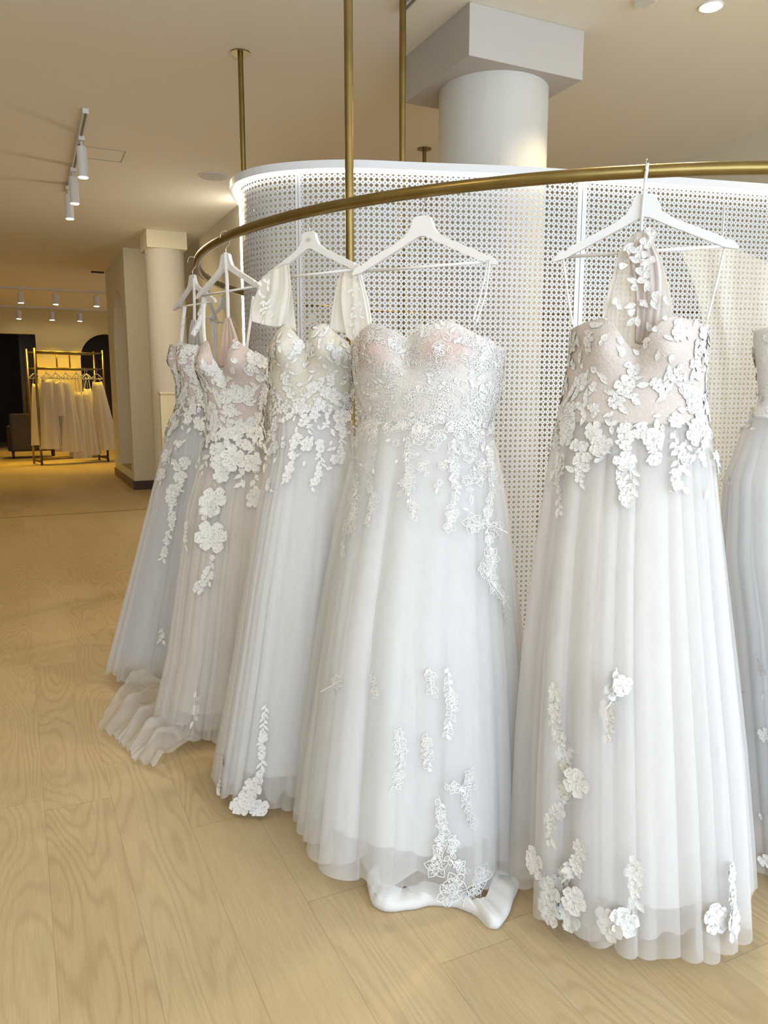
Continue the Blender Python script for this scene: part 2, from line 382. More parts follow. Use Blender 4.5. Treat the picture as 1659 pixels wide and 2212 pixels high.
# ------------------------------------------------------------------ perforated screen
path = spline([(1.24, 4.06), (1.18, 3.98), (1.10, 3.87), (1.0, 3.60), (1.03, 3.40), (1.15, 3.25), (1.34, 3.13), (1.61, 3.04), (1.99, 2.915), (2.31, 2.835), (2.65, 2.76), (3.26, 2.63), (3.9, 2.5)], 12)
path = np.array(path); seg = np.r_[0, np.cumsum(np.linalg.norm(np.diff(path, axis=0), axis=1))]
ZT = 2.17; ZB = .06
scr = empty('perforated_screen', (2.0, 2.9, 0), 'curved glossy white perforated metal screen standing inside the brass ring', 'screen')
def along(s):
    i = min(max(np.searchsorted(seg, s)-1, 0), len(path)-2); t = (s-seg[i])/(seg[i+1]-seg[i]); p = path[i]*(1-t)+path[i+1]*t
    d = path[i+1]-path[i]; d = d/np.linalg.norm(d); return p, d
def screen_panel(s0, s1, z0, z1, mat, name, th=.003, off=0, parent=None, n=None):
    n = n or max(2, int((s1-s0)/.03)); V = []; UV = []; Fc = []
    for k in range(n+1):
        s = s0+(s1-s0)*k/n; p, d = along(s); nn = np.array([-d[1], d[0]])
        for side in (0, 1):
            q = p+nn*(off+side*th)
            for z in (z0, z1): V.append((q[0], q[1], z)); UV.append((s, z))
    for k in range(n):
        a = 4*k; b = a+4
        Fc += [(a, b, b+1, a+1), (a+2, a+3, b+3, b+2), (a+1, b+1, b+3, a+3), (a, a+2, b+2, b)]
    Fc += [(0, 1, 3, 2), (4*n, 4*n+2, 4*n+3, 4*n+1)]
    return mesh(name, V, Fc, mat, parent or scr, False, UV)
def s_at_px(px):
    best = 0; bd = 1e9
    for s in np.linspace(seg[55], seg[-1], 1500):
        p, _ = along(s); c, sn = math.cos(YAW), math.sin(YAW); x = c*p[0]-sn*p[1]; y = sn*p[0]+c*p[1]
        u = CX+F*x/(y*math.cos(PITCH)-(1.7-H)*math.sin(PITCH))
        if abs(u-px) < bd: bd = abs(u-px); best = s
    return best
S1 = s_at_px(647); S2 = s_at_px(1250)
for a, b in ((0, S1-.012), (S1+.012, S2-.022), (S2+.022, seg[-1])):
    screen_panel(a, b, ZB, ZT, M_perf, 'perforated_panel')
for s, w_ in ((S1, .012), (S2, .022)):
    fo = screen_panel(s-w_, s-.0015, ZB, ZT, M_gloss, 'frame_upright', .012, -.002, n=2); screen_panel(s+.0015, s+w_, ZB, ZT, M_gloss, 'frame_upright', .012, -.002, n=2)
screen_panel(0, seg[-1], ZT-.004, ZT+.028, M_gloss, 'top_rail', .075, -.050)
screen_panel(.05, seg[-1]-.02, ZT-.016, ZT-.005, M_led, 'light_strip', .010, -.028)
screen_panel(0, seg[-1], 0, ZB, M_gloss, 'bottom_rail', .03, -.012)
# tall lit panel at the end of the wall further back
o = empty('light_column', (2.0, 7.35, 0), 'tall bright vertical light strip with ribbed perforated edge beside back wall', 'light')
q = P(519, 450, 2.99)
MB().box((2.02, 7.30, .02), (2.055, 7.36, 2.99)).build('light_tube', M_ledv, o)
MB().box((2.03, 7.10, .02), (2.055, 7.30, 2.99)).build('ribbed_edge', simple('lit_panel_edge', (.9, .9, .88), .4, 0, 60, .05, emit=(1, .97, .88), es=.35), o)

# ------------------------------------------------------------------ hangers
def hanger(hx, hy, ang, label, group='white wooden hangers on the ring', s=1.0, logo=False, tilt=0, parent=None, z=ZR):
    """hx,hy: where the hook sits on the rail; ang: direction of the shoulders in plan"""
    T = empty('clothes_hanger', (hx, hy, z), label, 'hanger', group); T.rotation_euler = (0, tilt, ang); T.scale = (s, s, s)
    top = [(0, -.060), (.017, -.060), (.026, -.066), (.032, -.086), (.044, -.106), (.072, -.124), (.135, -.153), (.185, -.176), (.191, -.184), (.198, -.181), (.212, -.189), (.222, -.203), (.218, -.207)]
    bot = [(.19, -.201), (.12, -.168), (.06, -.140), (.012, -.116), (0, -.114)]
    half = [np.array(p) for p in top+bot]
    full = half+[np.array((-p[0], p[1])) for p in half[-2:0:-1]]
    n = len(full); V = [(p[0], -.0065, p[1]) for p in full]+[(p[0], .0065, p[1]) for p in full]
    bm = bmesh.new(); vs = [bm.verts.new(v) for v in V]
    k = len(half); L = [i for i in range(n)]
    # split into quads strip: top chain / bottom chain for a clean cap
    bm.faces.new([vs[i] for i in range(n)]); bm.faces.new([vs[n+i] for i in range(n)][::-1])
    for i in range(n): bm.faces.new([vs[i], vs[n+i], vs[n+(i+1) % n], vs[(i+1) % n]])
    bmesh.ops.triangulate(bm, faces=[f for f in bm.faces if len(f.verts) > 4]); bmesh.ops.recalc_face_normals(bm, faces=bm.faces)
    me = bpy.data.meshes.new('shoulders'); bm.to_mesh(me); bm.free()
    b = link('shoulders', me, M_hang, T, False, False); bevel(b, .002, 2)
    MB().tube([(-.188, 0, -.197), (.188, 0, -.197)], .0042, 10).build('crossbar', M_hang, T, True, False)
    hk = [(0, 0, -.064), (0, 0, -.045), (0, .004, -.036), (0, .016, -.024)]+[(0, .0215*math.cos(a), .0215*math.sin(a)) for a in np.linspace(-.75, PI*1.02, 12)]+[(0, -.0225, -.008)]
    MB().tube(hk, .0016, 8).build('hook', M_chrome, T, True, False)
    if logo:
        c = [(.013*math.cos(a), -.0069, -.087+.008*math.sin(a)) for a in np.linspace(0, 2*PI, 28, endpoint=False)]
        lg = mesh('logo', c+[(x, -.0062, z_) for x, y, z_ in c], [tuple(range(28))]+[(i, (i+1) % 28, 28+(i+1) % 28, 28+i) for i in range(28)], M_logo, T, False, None, False)
        mm = MB()
        for zz, ww in ((-.083, .006), (-.0865, .009), (-.090, .007)): mm.box((-ww, -.0072, zz-.0007), (ww, -.0068, zz+.0007))
        mm.build('logo_line', simple('logo_ink', (.5, .47, .42), .6, 0, 30, .03), lg, False, False)
    return T

# ------------------------------------------------------------------ gowns
class Gown:
    def __init__(s, hook, ang, rows, zneck, fwd=.28, kb=.62, ks=.95, seed=1, nf=11, zw=None, cup=.03, foldamp=1.0, hemdepth=None, cz=None):
        """hook px on rail; ang plan direction of shoulders; rows = photographed outline (py, left px, right px)"""
        s.o = P(hook[0], hook[1], ZR)[:2]; s.ang = ang; s.d = np.array([math.cos(ang), math.sin(ang)]); s.nv = np.array([s.d[1], -s.d[0]])  # outward normal
        if s.nv@(RC-s.o) > 0: s.nv = -s.nv
        s.vd = s.o/np.linalg.norm(s.o); s.e = np.array([s.vd[1], -s.vd[0]])      # view direction, its right
        out = s.o-RC; out = out/np.linalg.norm(out)
        s.fw = max(.0, -(out@s.vd))*fwd
        s.zw = zw; s.rng = np.random.RandomState(seed); s.cup = cup; s.zn = zneck; s.cz = cz or (zneck['pk']-.075)
        Z = []; L = []; R = []
        for py, l, r in rows:
            zl, ul = s.hit(l, py); zr_, ur = s.hit(r, py); Z.append((zl+zr_)/2); L.append(ul); R.append(ur)
        Z, L, R = map(np.array, (Z, L, R)); i = np.argsort(Z); s.Z, s.L, s.R = Z[i], L[i], R[i]
        s.kb, s.ks, s.nf, s.fa = kb, ks, nf, foldamp
        th = math.acos(min(1, abs(float(s.d@s.e)))); s.th = th
        s.fr = {}
        for lay in (0, 1, 2):
            fq = s.rng.randint(int(nf*.7), int(nf*1.9), 5); fq[3:] = s.rng.randint(int(nf*2.3), int(nf*3.6), 2); s.fr[lay] = (fq, s.rng.rand(5)*2*PI, s.rng.uniform(.5, 1, 5)/np.sqrt(np.arange(1, 6)), s.rng.rand(5)*2*PI)
    def hit(s, px, py):
        r = rayd(px, py)
        # tilted plane through the gown's axis: depth(z) = |o| - fw*(zw-z)/zw below the waist
        D0 = np.linalg.norm(s.o); dep = r[:2]@s.vd; t = D0/dep
        for _ in range(12):
            z = H+r[2]*t; D = D0-s.fw*min(1, max(0, (s.zw-z)/s.zw))**1.0; t = D/dep
        return H+r[2]*t, (r[:2]*t)@s.e
    def ext(s, z):
        zc = np.clip(z, s.Z[0], s.Z[-1]); return np.interp(zc, s.Z, s.L), np.interp(zc, s.Z, s.R)
    def base(s, z):
        z = np.asarray(z, float); l, r = s.ext(z); mid = (l+r)/2; h = (r-l)/2
        q = np.clip((s.zw-z)/s.zw, 0, 1); k = s.kb+(s.ks-s.kb)*np.clip(q*2.2, 0, 1)
        a = h/np.sqrt(math.cos(s.th)**2+(k*math.sin(s.th))**2); b = a*k
        D = np.linalg.norm(s.o)-s.fw*q
        cx = s.vd[0]*D+s.e[0]*mid; cy = s.vd[1]*D+s.e[1]*mid
        return cx, cy, a, b, q
    def surf(s, phi, z, lay=0, off=0.0, rs=1.0):
        """phi: -pi/2.. front is phi=pi/2 along nv"""
        phi = np.asarray(phi, float); z = np.asarray(z, float); cx, cy, a, b, q = s.base(z)
        fq, ph, am, ph2 = s.fr[lay]; A = s.fa*(.004+.036*np.clip(q, 0, 1)**.8)*np.clip(q*14, 0, 1)
        pw = phi+.16*np.sin(2*phi+ph2[0])+.07*np.sin(5*phi+ph2[1]+lay)+.03*np.sin(9*phi+ph2[2]); A = A*(.62+.55*np.sin(3*phi+ph2[3])**2+.25*np.sin(7*phi+ph2[4]))
        fo = sum(am[i]*np.sin(fq[i]*pw+ph[i]+1.2*q*math.sin(i*7)) for i in range(5))/1.6
        tang = sum(am[i]*np.cos(fq[i]*pw+ph[i]+1.2*q*math.sin(i*7)) for i in range(5))/1.6*-.95
        c, sn = np.cos(phi), np.sin(phi)
        rx = a*rs*c*(1+0*fo); ry = b*rs*sn
        # squarer front on the bodice
        nl = np.sqrt((c/np.maximum(a, .01))**2+(sn/np.maximum(b, .01))**2); nx, ny = c/np.maximum(a, .01)/nl, sn/np.maximum(b, .01)/nl
        m = np.minimum(a, .5)*(.45 if lay == 2 else 1)
        rx = rx+nx*(A*fo*m*3.0+off)-ny*tang*A*m*2.4
        ry = ry+ny*(A*fo*m*3.0+off)+nx*tang*A*m*2.4
        # cups
        up = np.clip((z-(s.cz-.12))/.06, 0, 1)
        for sg in (-1, 1):
            g = np.exp(-((c-sg*.47)/.30)**2-((z-s.cz)/.052)**2)*(sn > -.2)
            ry = ry+s.cup*g
        ry = ry-s.cup*.5*np.exp(-(c/.13)**2)*np.exp(-((z-s.cz-.01)/.07)**2)*(sn > 0)
        x = cx+rx*s.d[0]+ry*s.nv[0]; y = cy+rx*s.d[1]+ry*s.nv[1]
        return np.stack([x, y, z+0*x], -1)
    def neck(s, phi):
        n = s.zn; c = np.cos(phi); sn = np.sin(phi); ac = np.abs(c); sp = n.get('sp', .46)
        t = np.clip(ac/sp, 0, 1); fr = n['c']+(n['pk']-n['c'])*np.sin(t*PI/2)**n.get('pw', 1.2)
        t2 = np.clip((ac-sp)/(1-sp), 0, 1); fr = np.where(ac > sp, n['pk']+(n['u']-n['pk'])*t2**n.get('pu', 1.2), fr)
        bk = n['u']+(n['b']-n['u'])*np.clip(-sn*1.5, 0, 1)
        return np.where(sn >= 0, fr, bk)
    def px_param(s, px, py):
        """outer-surface parameters of the cloth point seen at a picture position (front side)"""
        r = rayd(px, py); best = None
        D0 = np.linalg.norm(s.o)
        if not hasattr(s, 'bvh'):
            V, Fc = s.grid(0, .03, None, 200, 60); s.bvh = BVHTree.FromPolygons([Vector(v) for v in V], Fc)
        h = s.bvh.ray_cast(Vector((0, 0, H)), Vector(r).normalized())
        if h[0] is None: return None
        return 2*PI*((h[2] % 200)+.5)/200, h[0].z
    def grid(s, lay, z0, z1, nphi, nz, off=0, rs=1, hemwave=0, top=None):
        """z1 None: up to the neckline"""
        ph = np.linspace(0, 2*PI, nphi, endpoint=False); tz = np.linspace(0, 1, nz)
        PH, TZ = np.meshgrid(ph, tz)
        ztop = s.neck(PH) if z1 is None else z1+0*PH
        fq = s.fr[lay][0]; zb = z0+hemwave*((.5+.5*np.sin(PH*fq[0]+1))*(.5+.5*np.sin(PH*3+2.1+lay))+.35*(1+np.sin(PH*17+lay)*np.sin(PH*5+1)))
        Zz = zb+(ztop-zb)*TZ
        V = s.surf(PH, Zz, lay, off, rs).reshape(-1, 3); Fc = []
        for i in range(nz-1):
            for k in range(nphi):
                l = (k+1) % nphi; Fc.append((i*nphi+k, i*nphi+l, (i+1)*nphi+l, (i+1)*nphi+k))
        return V, Fc

def leaf2d(L, W, n=4):
    """flat leaf with raised rim, tip towards +y; returns (pts x,y,h), faces"""
    pts = [(0, 0, 0)]; 
    for i in range(1, n):
        t = i/n; w_ = W*math.sin(PI*t**.8)*.5; pts += [(-w_, L*t, .0022), (0, L*t, .0004), (w_, L*t, .0022)]
    pts.append((0, L, .001)); Fc = [(0, 2, 1), (0, 3, 2)]
    for i in range(n-2):
        a = 1+3*i; Fc += [(a, a+1, a+4, a+3), (a+1, a+2, a+5, a+4)]
    a = 1+3*(n-2); e = len(pts)-1; Fc += [(a, a+1, e), (a+1, a+2, e)]
    return pts, Fc
def petal2d(L, W):
    pts = [(0, 0, .0005)]
    for i, (t, w_) in enumerate(((.35, .32), (.7, .5), (.95, .36))): pts += [(-W*w_, L*t, .0018+.002*t), (0, L*t*1.03, .0006+.001*t), (W*w_, L*t, .0018+.002*t)]
    Fc = [(0, 2, 1), (0, 3, 2), (1, 2, 5, 4), (2, 3, 6, 5), (4, 5, 8, 7), (5, 6, 9, 8)]
    return pts, Fc

def ribbon(P2, w_=.0015, h=.0016):
    pts = []; n = len(P2)
    for i, p in enumerate(P2):
        a = P2[max(i-1, 0)]; b = P2[min(i+1, n-1)]; dx, dy = b[0]-a[0], b[1]-a[1]; L = math.hypot(dx, dy) or 1; nx, ny = -dy/L*w_/2, dx/L*w_/2
        pts += [(p[0]-nx, p[1]-ny, h), (p[0]+nx, p[1]+ny, h)]
    return pts, [(2*i, 2*i+2, 2*i+3, 2*i+1) for i in range(n-1)]
def cordleaf(L, W):
    P2 = [(0, 0)]+[(-W*.5*math.sin(PI*(i/5)**.8), L*i/5) for i in range(1, 6)]+[(W*.5*math.sin(PI*(i/5)**.8), L*i/5) for i in range(4, 0, -1)]+[(0, 0)]
    a, fa = ribbon(P2, .0019); b, fb = ribbon([(0, 0), (0, L*.75)], .0012); k = len(a)
    c_ = [(p[0]*.9, p[1]*.9+L*.04, .0004) for p in P2[:-1]]; k2 = k+len(b)
    return a+b, fa+[tuple(i+k for i in f) for f in fb]
class Lace:
    """embroidery motifs laid over a gown's surface"""
    def __init__(s, g, seed=0, lift=.003, cord=False): s.cord = cord; s.g = g; s.V = []; s.F = []; s.beads = []; s.r = random.Random(seed); s.lift = lift
    def put(s, shape, phi, z, rot, sc=1.0, ox=0, oy=0):
        pts, Fc = shape; b = len(s.V); c, sn = math.cos(rot), math.sin(rot)
        for x, y, h in pts:
            x, y = x*sc+ox, y*sc+oy; s.V.append((phi, z, x*c-y*sn, x*sn+y*c, h*min(1.6, sc)))
        s.F += [tuple(i+b for i in f) for f in Fc]
    def leaf(s, phi, z, rot, L=.022, W=.010): s.put(cordleaf(L*1.1, W*1.2) if s.cord and s.r.random() < .7 else leaf2d(L, W), phi, z, rot)
    def flower(s, phi, z, R=.018, n=5, rot=None, layers=1):
        rot = s.r.random()*6 if rot is None else rot
        for l in range(layers):
            sc = 1-.38*l
            for k in range(n):
                a_ = rot+l*.5+2*PI*k/n+s.r.uniform(-.15, .15)
                if s.cord: s.put(cordleaf(R*sc*1.1, R*sc*.85), phi, z, a_)
                else: s.put(petal2d(R*sc*s.r.uniform(.85, 1.1), R*sc*(4.4/n)), phi, z, a_)
        s.beads.append((phi, z, 0, 0))
    def vine(s, pts, L=.02, W=.009, dens=1.0, flowers=.25, R=.015):
        """pts: list of (phi,z)"""
        for (p0, z0), (p1, z1) in zip(pts, pts[1:]):
            _, _, a, b, _ = s.g.base((z0+z1)/2); rad = float((a+b)/2)
            dx = (p1-p0)*rad*-1; dz = z1-z0; D = math.hypot(dx, dz); n = max(1, int(D/(L*.55)*dens)); h = math.atan2(dz, dx)-PI/2
            s.put(([(-.0012, 0, .001), (.0012, 0, .001), (.0012, D, .001), (-.0012, D, .001)], [(0, 1, 2, 3)]), p0, z0, h)
            for i in range(n):
                t = (i+.5)/n; sg = 1 if i % 2 else -1
                ph, zz = p0+(p1-p0)*t, z0+(z1-z0)*t
                if s.r.random() < flowers: s.flower(ph, zz, R*s.r.uniform(.7, 1.2))
                else: s.leaf(ph, zz, h+sg*s.r.uniform(.4, 1.0), L*s.r.uniform(.7, 1.25), W*s.r.uniform(.8, 1.2))
    def pxvine(s, pxs, **k):
        pr = [s.g.px_param(*p) for p in pxs]; pr = [p for p in pr if p]
        if len(pr) > 1:
            fine = []
            for (a, b), (c, d) in zip(pr, pr[1:]):
                m = max(1, int(abs(b-d)/.03))
                fine += [(a+(c-a)*i/m, b+(d-b)*i/m) for i in range(m)]
            fine.append(pr[-1]); s.vine(fine, **k)
    def pxflower(s, px, py, R=.03, n=5, layers=2):
        p = s.g.px_param(px, py)
        if p: s.flower(p[0], p[1], R, n, None, layers)
    def scatter(s, n, z0, z1, fun=None, L=.022, W=.011, fl=.3, R=.016, phr=(0, 2*PI), pw=1.0):
        for i in range(n):
            ph = s.r.uniform(*phr); z = z0+(z1-z0)*s.r.random()**pw
            if z > float(s.g.neck(np.array(ph)))-.006: z = float(s.g.neck(np.array(ph)))-.004-s.r.random()*.05
            if fun and s.r.random() > fun(ph, z): continue
            if s.r.random() < fl: s.flower(ph, z, R*s.r.uniform(.6, 1.25), s.r.choice((5, 5, 6)))
            else: s.leaf(ph, z, s.r.uniform(0, 2*PI), L*s.r.uniform(.6, 1.3), W*s.r.uniform(.7, 1.3))
    def build(s, parent, beads=True):
        if not s.V: return
        A = np.array(s.V); ph, z, x, y, h = A.T; cx, cy, a, b, q = s.g.base(z)
        e_ = .012; rad = np.linalg.norm(s.g.surf(ph+e_, z, 0)-s.g.surf(ph-e_, z, 0), axis=1)/(2*e_); rad = np.clip(rad, .10, 4)
        ph2 = ph-x/rad; z2 = z+y; top = s.g.neck(ph2)+.006
        z2 = np.clip(z2, .015, top)
        base = s.g.surf(ph2, z2, 0, s.lift)+0; outp = s.g.surf(ph2, z2, 0, s.lift+.02); nn = (outp-base); nn /= np.maximum(np.linalg.norm(nn, axis=1), 1e-6)[:, None]
        V = base+nn*h[:, None]
        C0 = s.g.surf(ph, z, 0, s.lift); w_ = .15; T0 = s.g.surf(ph-w_, z, 0)-s.g.surf(ph+w_, z, 0); T0 /= np.linalg.norm(T0, axis=1)[:, None]
        U0 = s.g.surf(ph, z+.01, 0)-s.g.surf(ph, z-.01, 0); U0 /= np.linalg.norm(U0, axis=1)[:, None]
        N0 = np.cross(T0, U0); N0 /= np.linalg.norm(N0, axis=1)[:, None]
        sg = np.sign(np.sum(N0*(C0-np.stack([cx, cy, z], -1)), axis=1)); N0 *= sg[:, None]
        flat = C0+T0*x[:, None]+U0*(np.maximum(y, .015-z))[:, None]+N0*(h+.003)[:, None]
        V = np.where((z < s.g.zw-.05)[:, None], flat, V)
        o = mesh('lace_applique', V, s.F, M_lace, parent, True); tag(o, 'white embroidered lace leaves and flowers')
        if beads and s.beads:
            m = MB(); B = np.array(s.beads); bp = s.g.surf(B[:, 0], B[:, 1], 0, s.lift+.004)
            for p in bp:
                for k in range(1):
                    q_ = p; r = .0022
                    m.add([(q_[0]+r, q_[1], q_[2]), (q_[0]-r, q_[1], q_[2]), (q_[0], q_[1]+r, q_[2]), (q_[0], q_[1]-r, q_[2]), (q_[0], q_[1], q_[2]+r), (q_[0], q_[1], q_[2]-r)],
                          [(0, 2, 4), (2, 1, 4), (1, 3, 4), (3, 0, 4), (2, 0, 5), (1, 2, 5), (3, 1, 5), (0, 3, 5)])
            tag(m.build('beading', M_bead, parent, True), 'small sparkling beads', kind='stuff')

def gown_base(g, name, label, mats, hem=(.02, .05, .11), q=1.0):
    T = empty(name, (g.o[0], g.o[1], 0), label, 'wedding dress', 'wedding dresses hung around the brass ring')
    Mb, Mt, Ml = mats
    n1 = int(420*q)
    V, Fc = g.grid(0, hem[0], g.zw+.012, n1, 70, 0, 1, .03); mesh('outer_skirt', V, Fc, Mt, T, True)
    V, Fc = g.grid(1, hem[1], g.zw+.004, n1, 50, -.012, .975, .03); mesh('middle_skirt', V, Fc, Mt, T, True)
    V, Fc = g.grid(2, hem[2], g.zw+.004, int(300*q), 40, -.025, .93); mesh('lining', V, Fc, Ml, T, True)
    V, Fc = g.grid(0, g.zw-.004, None, 200, 40, .001); b = mesh('bodice', V, Fc, Mb, T, True)
    ph = np.tile(np.linspace(0, 2*PI, 200, endpoint=False), 40); zz = np.array(V)[:, 2]; at = b.data.attributes.new('cup', 'FLOAT', 'POINT')
    cm = sum(np.clip(1.6-1.6*np.sqrt(((np.cos(ph)-s_*.5)/.36)**2+((zz-g.cz-.005)/.062)**2)*.9, 0, 1)*(np.sin(ph) > 0) for s_ in (-1, 1)); at.data.foreach_set('value', np.clip(cm, 0, 1).astype(np.float32))
    sm = b.modifiers.new('thick', 'SOLIDIFY'); sm.thickness = .003; sm.offset = -1 if g.d[0]*g.nv[1]-g.d[1]*g.nv[0] > 0 else 1
    return T
def strap(T, pts, w_=.006, mat=None, name='strap', r=None):
    """flat ribbon through world points"""
    pts = spline(pts, 6); V = []; Fc = []
    for i, p in enumerate(pts):
        t = Vector(pts[min(i+1, len(pts)-1)])-Vector(pts[max(i-1, 0)]); view = Vector((p[0], p[1], 0)).normalized(); side = t.cross(view).normalized()*(w_/2); up = view*.0009
        p = Vector(p); V += [p-side-up, p+side-up, p+side+up, p-side+up]
    for i in range(len(pts)-1):
        a = 4*i; b = a+4
        for k in range(4): Fc.append((a+k, a+(k+1) % 4, b+(k+1) % 4, b+k))
    n = len(V); Fc += [(3, 2, 1, 0), (n-4, n-3, n-2, n-1)]
    return mesh(name, V, Fc, mat or M_strap, T, True)
def onplane(g, px, py, v=0.0):
    """world point on the gown's own vertical shoulder plane moved outwards by v"""
    r = rayd(px, py); o = g.o+g.nv*v; t = (o@g.nv)/(r[:2]@g.nv); return np.array([r[0]*t, r[1]*t, H+r[2]*t])
def drape(T, g, rows, name, mat, vs, nsub=10, fold=.006, nfold=7, seed=0, thick=.0015):
    """cloth patch: rows of picture points (each row same length) laid at outward offsets vs[row][col]"""
    R = [[onplane(g, px, py, vs[i] if not hasattr(vs[i], '__len__') else vs[i][j]) for j, (px, py) in enumerate(row)] for i, row in enumerate(rows)]
    R = [spline(r, nsub) for r in R]; cols = [spline([R[i][j] for i in range(len(R))], nsub) for j in range(len(R[0]))]
    nr, nc = len(cols[0]), len(cols); V = []; nv = np.array([g.nv[0], g.nv[1], 0])
    rr = random.Random(seed); ph = rr.random()*6
    for i in range(nr):
        for j in range(nc):
            t = j/(nc-1); V.append(cols[j][i]+nv*fold*(math.sin(2*PI*nfold*t+ph)+.5*math.sin(2*PI*nfold*1.7*t+2*ph+i/nr))*(1 if 0 < j < nc-1 else .5))
    Fc = [(i*nc+j, i*nc+j+1, (i+1)*nc+j+1, (i+1)*nc+j) for i in range(nr-1) for j in range(nc-1)]
    o = mesh(name, V, Fc, mat, T, True); sm = o.modifiers.new('t', 'SOLIDIFY'); sm.thickness = thick; return o
R_ = math.radians
white_tulle = tulle('white_tulle', (.96, .965, .98), .44)
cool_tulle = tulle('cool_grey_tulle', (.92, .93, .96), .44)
blush_tulle = tulle('blush_tulle', (.96, .95, .95), .42)
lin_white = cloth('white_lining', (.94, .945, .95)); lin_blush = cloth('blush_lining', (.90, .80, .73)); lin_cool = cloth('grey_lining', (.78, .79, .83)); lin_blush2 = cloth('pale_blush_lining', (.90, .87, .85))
b_ivory = lace_base('ivory_lace_net', (.66, .63, .55), (.92, .91, .88), .3); b_blush = lace_base('blush_lace_net', (.62, .53, .50), (.90, .88, .87), .18)
b_nude = lace_base('nude_lace_net', (.70, .67, .65), (.93, .93, .93), .3, cup=(.60, .47, .43)); b_blush2 = lace_base('rose_lace_net', (.64, .57, .53), (.92, .91, .90), .16); b_sparkle = lace_base('sparkle_net', (.84, .83, .83), (.96, .96, .97), .8)
FR = PI/2
def lower(g, zd, lo=0.0):
    return lambda ph, z: 1 if z > g.zw else max(lo, 1-((g.zw-z)/zd))

# --- gown with thin straps, fourth from the left
def gown_thin_straps():
    g = Gown((913, 418), R_(-52), [(735, 757, 1088), (760, 757, 1086), (800, 758, 1082), (850, 765, 1078), (905, 775, 1060), (930, 771, 1062), (1000, 760, 1077), (1100, 738, 1093), (1200, 722, 1104), (1400, 692, 1124), (1600, 668, 1132), (1800, 650, 1136), (1900, 645, 1130)],
             dict(c=1.388, pk=1.43, u=1.362, b=1.34, pw=1.0, sp=.52), zw=1.165, seed=4, nf=10, cup=.026)
    T = gown_base(g, 'wedding_dress', 'ivory corset gown with thin straps and corded floral lace, central in the picture', (b_nude, white_tulle, lin_white))
    L = Lace(g, 11, cord=True)
    L.scatter(760, g.zw-.02, 1.43, None, .026, .011, .26, .021)
    L.scatter(420, g.zw-.30, g.zw+.01, lower(g, .26), .020, .009, .25, .016, pw=.6)
    for p in ([(770, 960), (775, 1060), (762, 1150)], [(800, 1010), (812, 1080), (800, 1130)], [(885, 960), (890, 1060), (895, 1120)], [(975, 950), (985, 1060), (970, 1140)], [(1050, 960), (1060, 1060), (1045, 1130)],
              [(1010, 1140), (1050, 1130), (1075, 1150)], [(1050, 1140), (1058, 1200), (1060, 1260), (1085, 1320), (1092, 1350)], [(750, 1130), (745, 1200)], [(1062, 1190), (1040, 1230), (1065, 1270)]):
        L.pxvine(p, flowers=.35, dens=1.5)
    for p in ((1055, 1205), (1015, 1130), (1070, 1140), (770, 1075), (760, 1130), (1030, 1030)): L.pxflower(*p, R=.027)
    for p in ([(930, 1440), (935, 1500)], [(965, 1440), (972, 1530), (965, 1590)], [(860, 1580), (870, 1650), (860, 1700)], [(808, 1450), (812, 1500)], [(735, 1470), (722, 1490)], [(920, 1580), (925, 1660)],
              [(1015, 1670), (1000, 1720), (1025, 1780)], [(960, 1690), (990, 1700), (1030, 1690)], [(950, 1720), (955, 1800), (945, 1850)], [(985, 1800), (975, 1850), (1000, 1880)]):
        L.pxvine(p, flowers=.3, dens=1.4, L=.018)
    for p in ((945, 1870), (985, 1905), (960, 1930), (1020, 1920), (1040, 1885), (1010, 1935)): L.pxflower(*p, R=.028)
    L.build(T)
    for a, b, c in (((775, 592), (787, 650), (798, 716)), ((779, 592), (796, 660), (803, 716)), ((1055, 562), (1040, 630), (1022, 692)), ((1058, 562), (1050, 630), (1028, 700))):
        strap(T, [onplane(g, *a, .008), onplane(g, *b, .03), onplane(g, *c, .085)], .005)
    hanger(g.o[0], g.o[1], R_(-51.5), 'white wooden hanger holding the thin-strapped ivory corset gown')
    # underskirt rolled onto the floor
    ln = [(792, 1895), (800, 1935), (825, 1957), (880, 1955), (935, 1946), (985, 1950), (1030, 1968), (1062, 1996), (1088, 1985), (1108, 1945), (1122, 1905)]
    c0 = np.array([g.o[0], g.o[1]])-g.vd*.30; prof = [(.80, .035), (.88, .034), (.95, .031), (.985, .026), (1.0, .015), (.992, .005), (.97, .002)]; V = []; A_ = spline([P(px, py, .02) for px, py in ln], 10)
    for i, p in enumerate(A_):
        for k, (t, z) in enumerate(prof):
            xy = c0+(p[:2]-c0)*(t+.004*math.sin(i*.6)*(k > 2)); V.append((xy[0], xy[1], z*(1+.14*math.sin(i*.35+1)+.05*math.sin(i*.9))))
    m_ = len(prof); Fc = [(i*m_+k, i*m_+k+1, (i+1)*m_+k+1, (i+1)*m_+k) for i in range(len(A_)-1) for k in range(m_-1)]
    mesh('underskirt_hem', V, Fc, lin_white, T, True)
    return g
